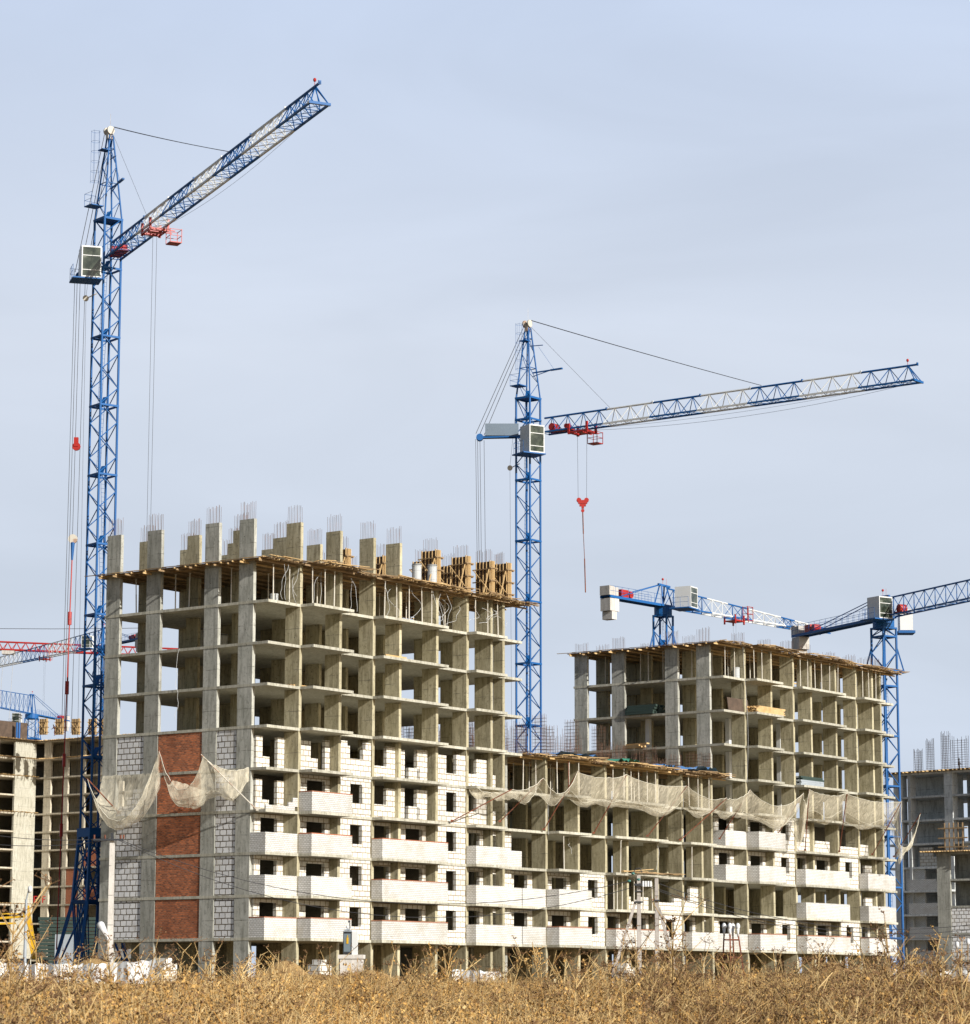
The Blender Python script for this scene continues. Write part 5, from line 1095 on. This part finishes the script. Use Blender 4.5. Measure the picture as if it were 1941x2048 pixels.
def yellow_crane():
    Y = 300; b = at(71, 1918, Y); t = at(54, 1812, Y); gz = GZ; r = empty('mobile_crane', (b.x, Y, gz), 0, 'yellow telescopic mobile crane boom leaning left in front of the far left block', 'mobile crane')
    m = MB(); m.beam((0, 0, b.z - gz), (t.x - b.x, 0, t.z - gz), .45, .45); m.beam((-.25, -.4, b.z - gz), (t.x - b.x - .3, -.4, t.z - gz - .6), .12, .12); m.build('boom', YEL, r)
    m = MB(); a = at(55, 1833, Y); m.beam((a.x - b.x, 0, a.z - gz), (at(0, 1838, Y).x - b.x - 1, 0, at(0, 1838, Y).z - gz), .3, .22); m.beam((a.x - b.x - 1.2, .3, a.z - gz - .7), (at(0, 1845, Y).x - b.x - 1, 0, at(0, 1848, Y).z - gz), .25, .18); m.beam((a.x - b.x - .6, .3, a.z - gz + .25), (at(0, 1845, Y).x - b.x, 0, at(0, 1828, Y).z - gz), .2, .14); m.build('jib', YEL, r)
    MB().box(-2.5, 1.5, -1.2, 1.2, .9, 2.2).box(-2.3, -.7, -1.1, 1.1, 2.2, 3.0).box(.2, 1.2, -1, 1, 2.2, 2.9).build('body', DARK, r)
    for x in (-2, -.2, 1.1): MB().tube((x, -1.3, .5), (x, -1.0, .5), .5, 14).build('wheel', DARK, r)
yellow_crane()
def panels_left():
    Y = 305; m = MB(); x0 = at(76, 1900, Y).x; x1 = at(202, 1900, Y).x; zt = at(100, 1838, Y).z; z = GZ; i = 0
    while z < zt: m.box(x0 + random.uniform(-.15, .15), x1 + .5, Y, Y + 2, z, z + .30); z += .37; 
    o = m.build('panel_stack', GREEN); tag(o, 'high stack of dark green shuttering panels behind the foot of the left crane', 'panels')
    Y = 296; x0 = at(110, 1900, Y).x; x1 = at(143, 1900, Y).x; z1 = at(110, 1869, Y).z; m = MB().box(x0, x1, Y, Y + 1.4, GZ, z1).box(x0 - .02, x0 + .04, Y - .03, Y, GZ, z1).box((x0 + x1) / 2 - .03, (x0 + x1) / 2 + .03, Y - .03, Y - .002, GZ, z1).box(x0, x1, Y - .03, Y - .002, GZ + 1.5, GZ + 1.6)
    o = m.build('electric_cabinet', GREY); tag(o, 'pale grey metal cabinet in front of the dark green panels', 'cabinet')
    # red framework letters on the far left block
    Y = 462; px0 = 67; k = Y / FPX
    p = at(67, 1806, Y); m = MB(); s_ = k * 13.5; t = .16
    def bx(a, b, c, d): m.box(a * s_, b * s_, 0, .15, c * s_, d * s_)
    bx(0, .16, 0, 1); bx(.16, .55, .86, 1); bx(.16, .5, .44, .57); bx(.16, .55, 0, .14)
    bx(1.25, 1.4, 0, 1); bx(1.4, 1.75, .86, 1); bx(1.4, 1.7, .44, .57)
    o = m.build('red_letters', RED); o.location = p; tag(o, 'red letters E and F standing on a floor edge of the far left block', 'sign')
    Y = 200; c = at(56, 1782, Y); h = c.z - GZ; r = empty('street_lamp', (at(50, 1900, Y).x, Y, GZ), 0, 'grey street lamp with a pale blue head beside the yellow boom', 'street lamp')
    MB().tube((0, 0, 0), (0, 0, h - .6), .13, 8, r2=.08).tube((0, 0, h - .6), (.15, -.1, h), .05, 6).build('pole', GREY, r); MB().ball((.25, -.1, h + .1), .2, sx=.8, sz=1.3).build('lamp_head', PALE, r, True)
panels_left()

# ------------------------------------------------------------------ the dry field
rng = np.random.default_rng(5)
def plant_template(seed, kind, wk=1.25):
    r = random.Random(seed); V = []; Fc = []; M_ = []
    def strip(p, q, w0, w1, mi):
        p = Vector(p); q = Vector(q); d = (q - p).normalized(); a = d.cross(Vector((r.uniform(-1, 1), r.uniform(-1, 1), .2))).normalized(); b = d.cross(a)
        w0 *= wk; w1 *= wk
        for s in (a, b):
            n = len(V); V.extend([p - s * w0, p + s * w0, q + s * w1, q - s * w1]); Fc.append((n, n + 1, n + 2, n + 3)); M_.append(mi)
    def leafbit(p, s, mi):
        p = Vector(p); a = Vector((r.uniform(-1, 1), r.uniform(-1, 1), r.uniform(-.8, 1))).normalized() * s; b = a.cross(Vector((r.uniform(-1, 1), r.uniform(-1, 1), r.uniform(-1, 1)))).normalized() * s * .45
        n = len(V); V.extend([p, p + a * .5 + b, p + a, p + a * .5 - b]); Fc.append((n, n + 1, n + 2, n + 3)); M_.append(mi)
    if kind == 'umbel':
        h = r.uniform(1.0, 1.5); top = Vector((r.gauss(0, .14), r.gauss(0, .14), h)); mid = top * .5 + Vector((r.gauss(0, .05), r.gauss(0, .05), 0)); strip((0, 0, 0), mid, .009, .007, 0); strip(mid, top, .007, .004, 0)
        for i in range(r.randint(5, 9)):
            t = r.uniform(.3, .95); b = mid.lerp(top, max(0, (t - .5) * 2)) if t > .5 else Vector((0, 0, 0)).lerp(mid, t * 2); e = b + Vector((r.uniform(-.32, .32), r.uniform(-.32, .32), r.uniform(.12, .4))); strip(b, e, .005, .003, 0)
            for j in range(r.randint(3, 6)):
                e2 = e + Vector((r.gauss(0, .05), r.gauss(0, .05), r.uniform(.02, .08))); strip(e, e2, .002, .002, 2)
                for q in range(3): leafbit(e2 + Vector((r.gauss(0, .01), r.gauss(0, .01), r.gauss(0, .01))), r.uniform(.012, .028), 2)
        for j in range(9):
            e2 = top + Vector((r.gauss(0, .06), r.gauss(0, .06), r.uniform(.0, .07))); strip(top, e2, .002, .002, 2)
            for q in range(3): leafbit(e2 + Vector((r.gauss(0, .01), r.gauss(0, .01), r.gauss(0, .01))), r.uniform(.015, .03), 2)
        for j in range(16): leafbit((r.gauss(0, .1), r.gauss(0, .1), r.uniform(.1, h * .7)), r.uniform(.03, .07), 1)
    elif kind == 'bushy':
        for s_ in range(6):
            h = r.uniform(.65, 1.25); lean = Vector((r.gauss(0, .26), r.gauss(0, .26), 0)); top = lean + Vector((0, 0, h)); strip((0, 0, 0), top, .006, .003, 0)
            for i in range(8):
                t = r.uniform(.3, 1); b = top * t; e = b + Vector((r.uniform(-.2, .2), r.uniform(-.2, .2), r.uniform(.05, .24))); strip(b, e, .003, .0015, r.choice((0, 0, 1)))
                for j in range(7): leafbit(b.lerp(e, r.uniform(.2, 1.1)) + Vector((r.gauss(0, .012), r.gauss(0, .012), r.gauss(0, .012))), r.uniform(.015, .04), r.choice((1, 1, 2)))
    else:
        for s_ in range(36):
            h = r.uniform(.4, 1.15); a = r.uniform(0, 6.28); l = r.uniform(.03, .5); p = Vector((r.gauss(0, .12), r.gauss(0, .12), 0)); m1 = p + Vector((math.cos(a) * l * .3, math.sin(a) * l * .3, h * .65)); t = p + Vector((math.cos(a) * l, math.sin(a) * l, h * r.uniform(.7, 1)))
            mm = r.choice((0, 0, 1)); strip(p, m1, .007, .006, mm); strip(m1, t, .006, .0015, mm)
            if s_ % 4 == 0:
                for j in range(4): leafbit(t + Vector((r.gauss(0, .012), r.gauss(0, .012), r.gauss(-.03, .04))), .035, r.choice((0, 1)))
    return np.array([tuple(v) for v in V], dtype=np.float32), np.array(Fc, dtype=np.int32), np.array(M_, dtype=np.int32)
def scatter(name, temps, pts, label, kind='stuff'):
    Vs = []; Fs = []; Ms = []; off = 0
    for (x, y, t, s, yaw) in pts:
        v, f, mm = temps[t]; c, sn = math.cos(yaw), math.sin(yaw); vv = v * s; o = np.empty_like(vv)
        o[:, 0] = vv[:, 0] * c - vv[:, 1] * sn + x; o[:, 1] = vv[:, 0] * sn + vv[:, 1] * c + y; o[:, 2] = vv[:, 2] + ground_z(x, y) - .03
        Vs.append(o); Fs.append(f + off); Ms.append(mm); off += len(v)
    V = np.concatenate(Vs); Fq = np.concatenate(Fs); Mq = np.concatenate(Ms); me = bpy.data.meshes.new(name)
    me.vertices.add(len(V)); me.vertices.foreach_set('co', V.ravel()); me.loops.add(Fq.size); me.loops.foreach_set('vertex_index', Fq.ravel())
    me.polygons.add(len(Fq)); me.polygons.foreach_set('loop_start', np.arange(0, Fq.size, 4, dtype=np.int32)); me.polygons.foreach_set('loop_total', np.full(len(Fq), 4, dtype=np.int32))
    for m_ in (STALK, LEAF, HEADM): me.materials.append(m_)
    me.polygons.foreach_set('material_index', Mq); me.update(calc_edges=True); o = bpy.data.objects.new(name, me); COL.objects.link(o); tag(o, label, 'dry weeds' if kind else None, kind=kind); return o
TEMP = [plant_template(i, 'umbel') for i in range(5)] + [plant_template(20 + i, 'bushy') for i in range(5)] + [plant_template(40 + i, 'grass') for i in range(4)]
pts = []
def fill(y0, y1, dens):
    area_n = int(dens * (.5 * (y0 + y1) * .40) * (y1 - y0))
    for i in range(area_n):
        y = rng.uniform(y0, y1); x = rng.uniform(-.205, .205) * y; q = math.sin(x * .35 + 1) * math.sin(y * .17 + x * .1)
        right = x / y > .05
        if rng.random() < (.30 if right else .08) + .1 * q: t = int(rng.integers(0, 5))
        elif rng.random() < .38: t = 5 + int(rng.integers(0, 5))
        else: t = 10 + int(rng.integers(0, 4))
        az = x / y; hs = .40 if az < -.125 else .40 + .08 * min(1, (az + .125) / .03) if az < .05 else .48 + .06 * min(1, (az - .05) / .04)
        hs = hs if y > 62 else hs + (max(hs, .85) - hs) * min(1, max(0, 62 - y) / 24)
        cl = math.sin(x * 1.3 + y * .31) * math.sin(y * .52 - x * .4 + 1)
        if cl < -.3 and rng.random() < .75: continue
        s = rng.uniform(.6, 1.1) * hs * (1 + .24 * cl) * (1 + .14 * q + .18 * math.exp(-((x / y + .047) / .012) ** 2) * (y > 60)) * (1.25 if rng.random() < .06 else 1)
        pts.append((x, y, t, s, rng.uniform(0, 6.28)))
fill(22, 30, 20); fill(30, 42, 15); fill(42, 60, 9); fill(60, 85, 5); fill(85, 112, 3)
scatter('dry_weeds', TEMP, pts, 'thick growth of dry golden brown weeds covering the foreground field')
# single tall weeds that stand out against the site
def big_weed(px, py, Y, label, seed):
    c = at(px, py, Y); gz = ground_z(c.x, Y); h = c.z - gz; v, f, mm = plant_template(seed, 'umbel' if seed % 4 else 'bushy', 2.0); s = h / max(v[:, 2])
    r = empty('dry_weed', (c.x, Y, gz), random.uniform(0, 6.28), label, 'dry weed', 'tall single weeds')
    for mi, nm, mt in ((0, 'stem', STALK), (1, 'leaves', LEAF), (2, 'seed_head', HEADM)):
        sel = f[mm == mi]
        if len(sel) == 0: continue
        idx = np.unique(sel); remap = {int(a): i for i, a in enumerate(idx)}; m = MB(); m.v = [tuple(float(q) * s for q in v[a]) for a in idx]; m.f = [tuple(remap[int(a)] for a in q) for q in sel]; m.m = [0] * len(m.f); m.build(nm, mt, r)
spots = [(1690, 1905), (1758, 1880), (1800, 1893), (1832, 1888), (1868, 1905), (1905, 1900), (1560, 1893), (1600, 1912), (1500, 1918), (1635, 1902), (1725, 1918), (1780, 1920), (1400, 1912), (1340, 1918), (1208, 1905), (1150, 1908), (1085, 1885), (1020, 1870), (960, 1912), (905, 1890), (872, 1884), (800, 1890), (610, 1900), (560, 1888), (500, 1902), (455, 1905), (425, 1898), (395, 1895), (345, 1885), (150, 1872), (120, 1895), (90, 1905), (1850, 1850), (1885, 1868), (1540, 1905), (1270, 1912)]
for i in range(22):
    px = random.uniform(340, 1880); spots.append((px, (1914 if px > 1300 else 1922 if px > 640 else 1930) + random.uniform(-24, 10)))
for i, (px, py) in enumerate(spots):
    side = 'right' if px > 1300 else 'left' if px < 660 else 'middle'
    big_weed(px, py, random.uniform(48, 85), {'right': 'tall dry weed with brown seed heads in the right of the field', 'middle': 'tall dry weed with brown seed heads in the middle of the field', 'left': 'tall dry weed with brown seed heads in the left of the field'}[side], i)
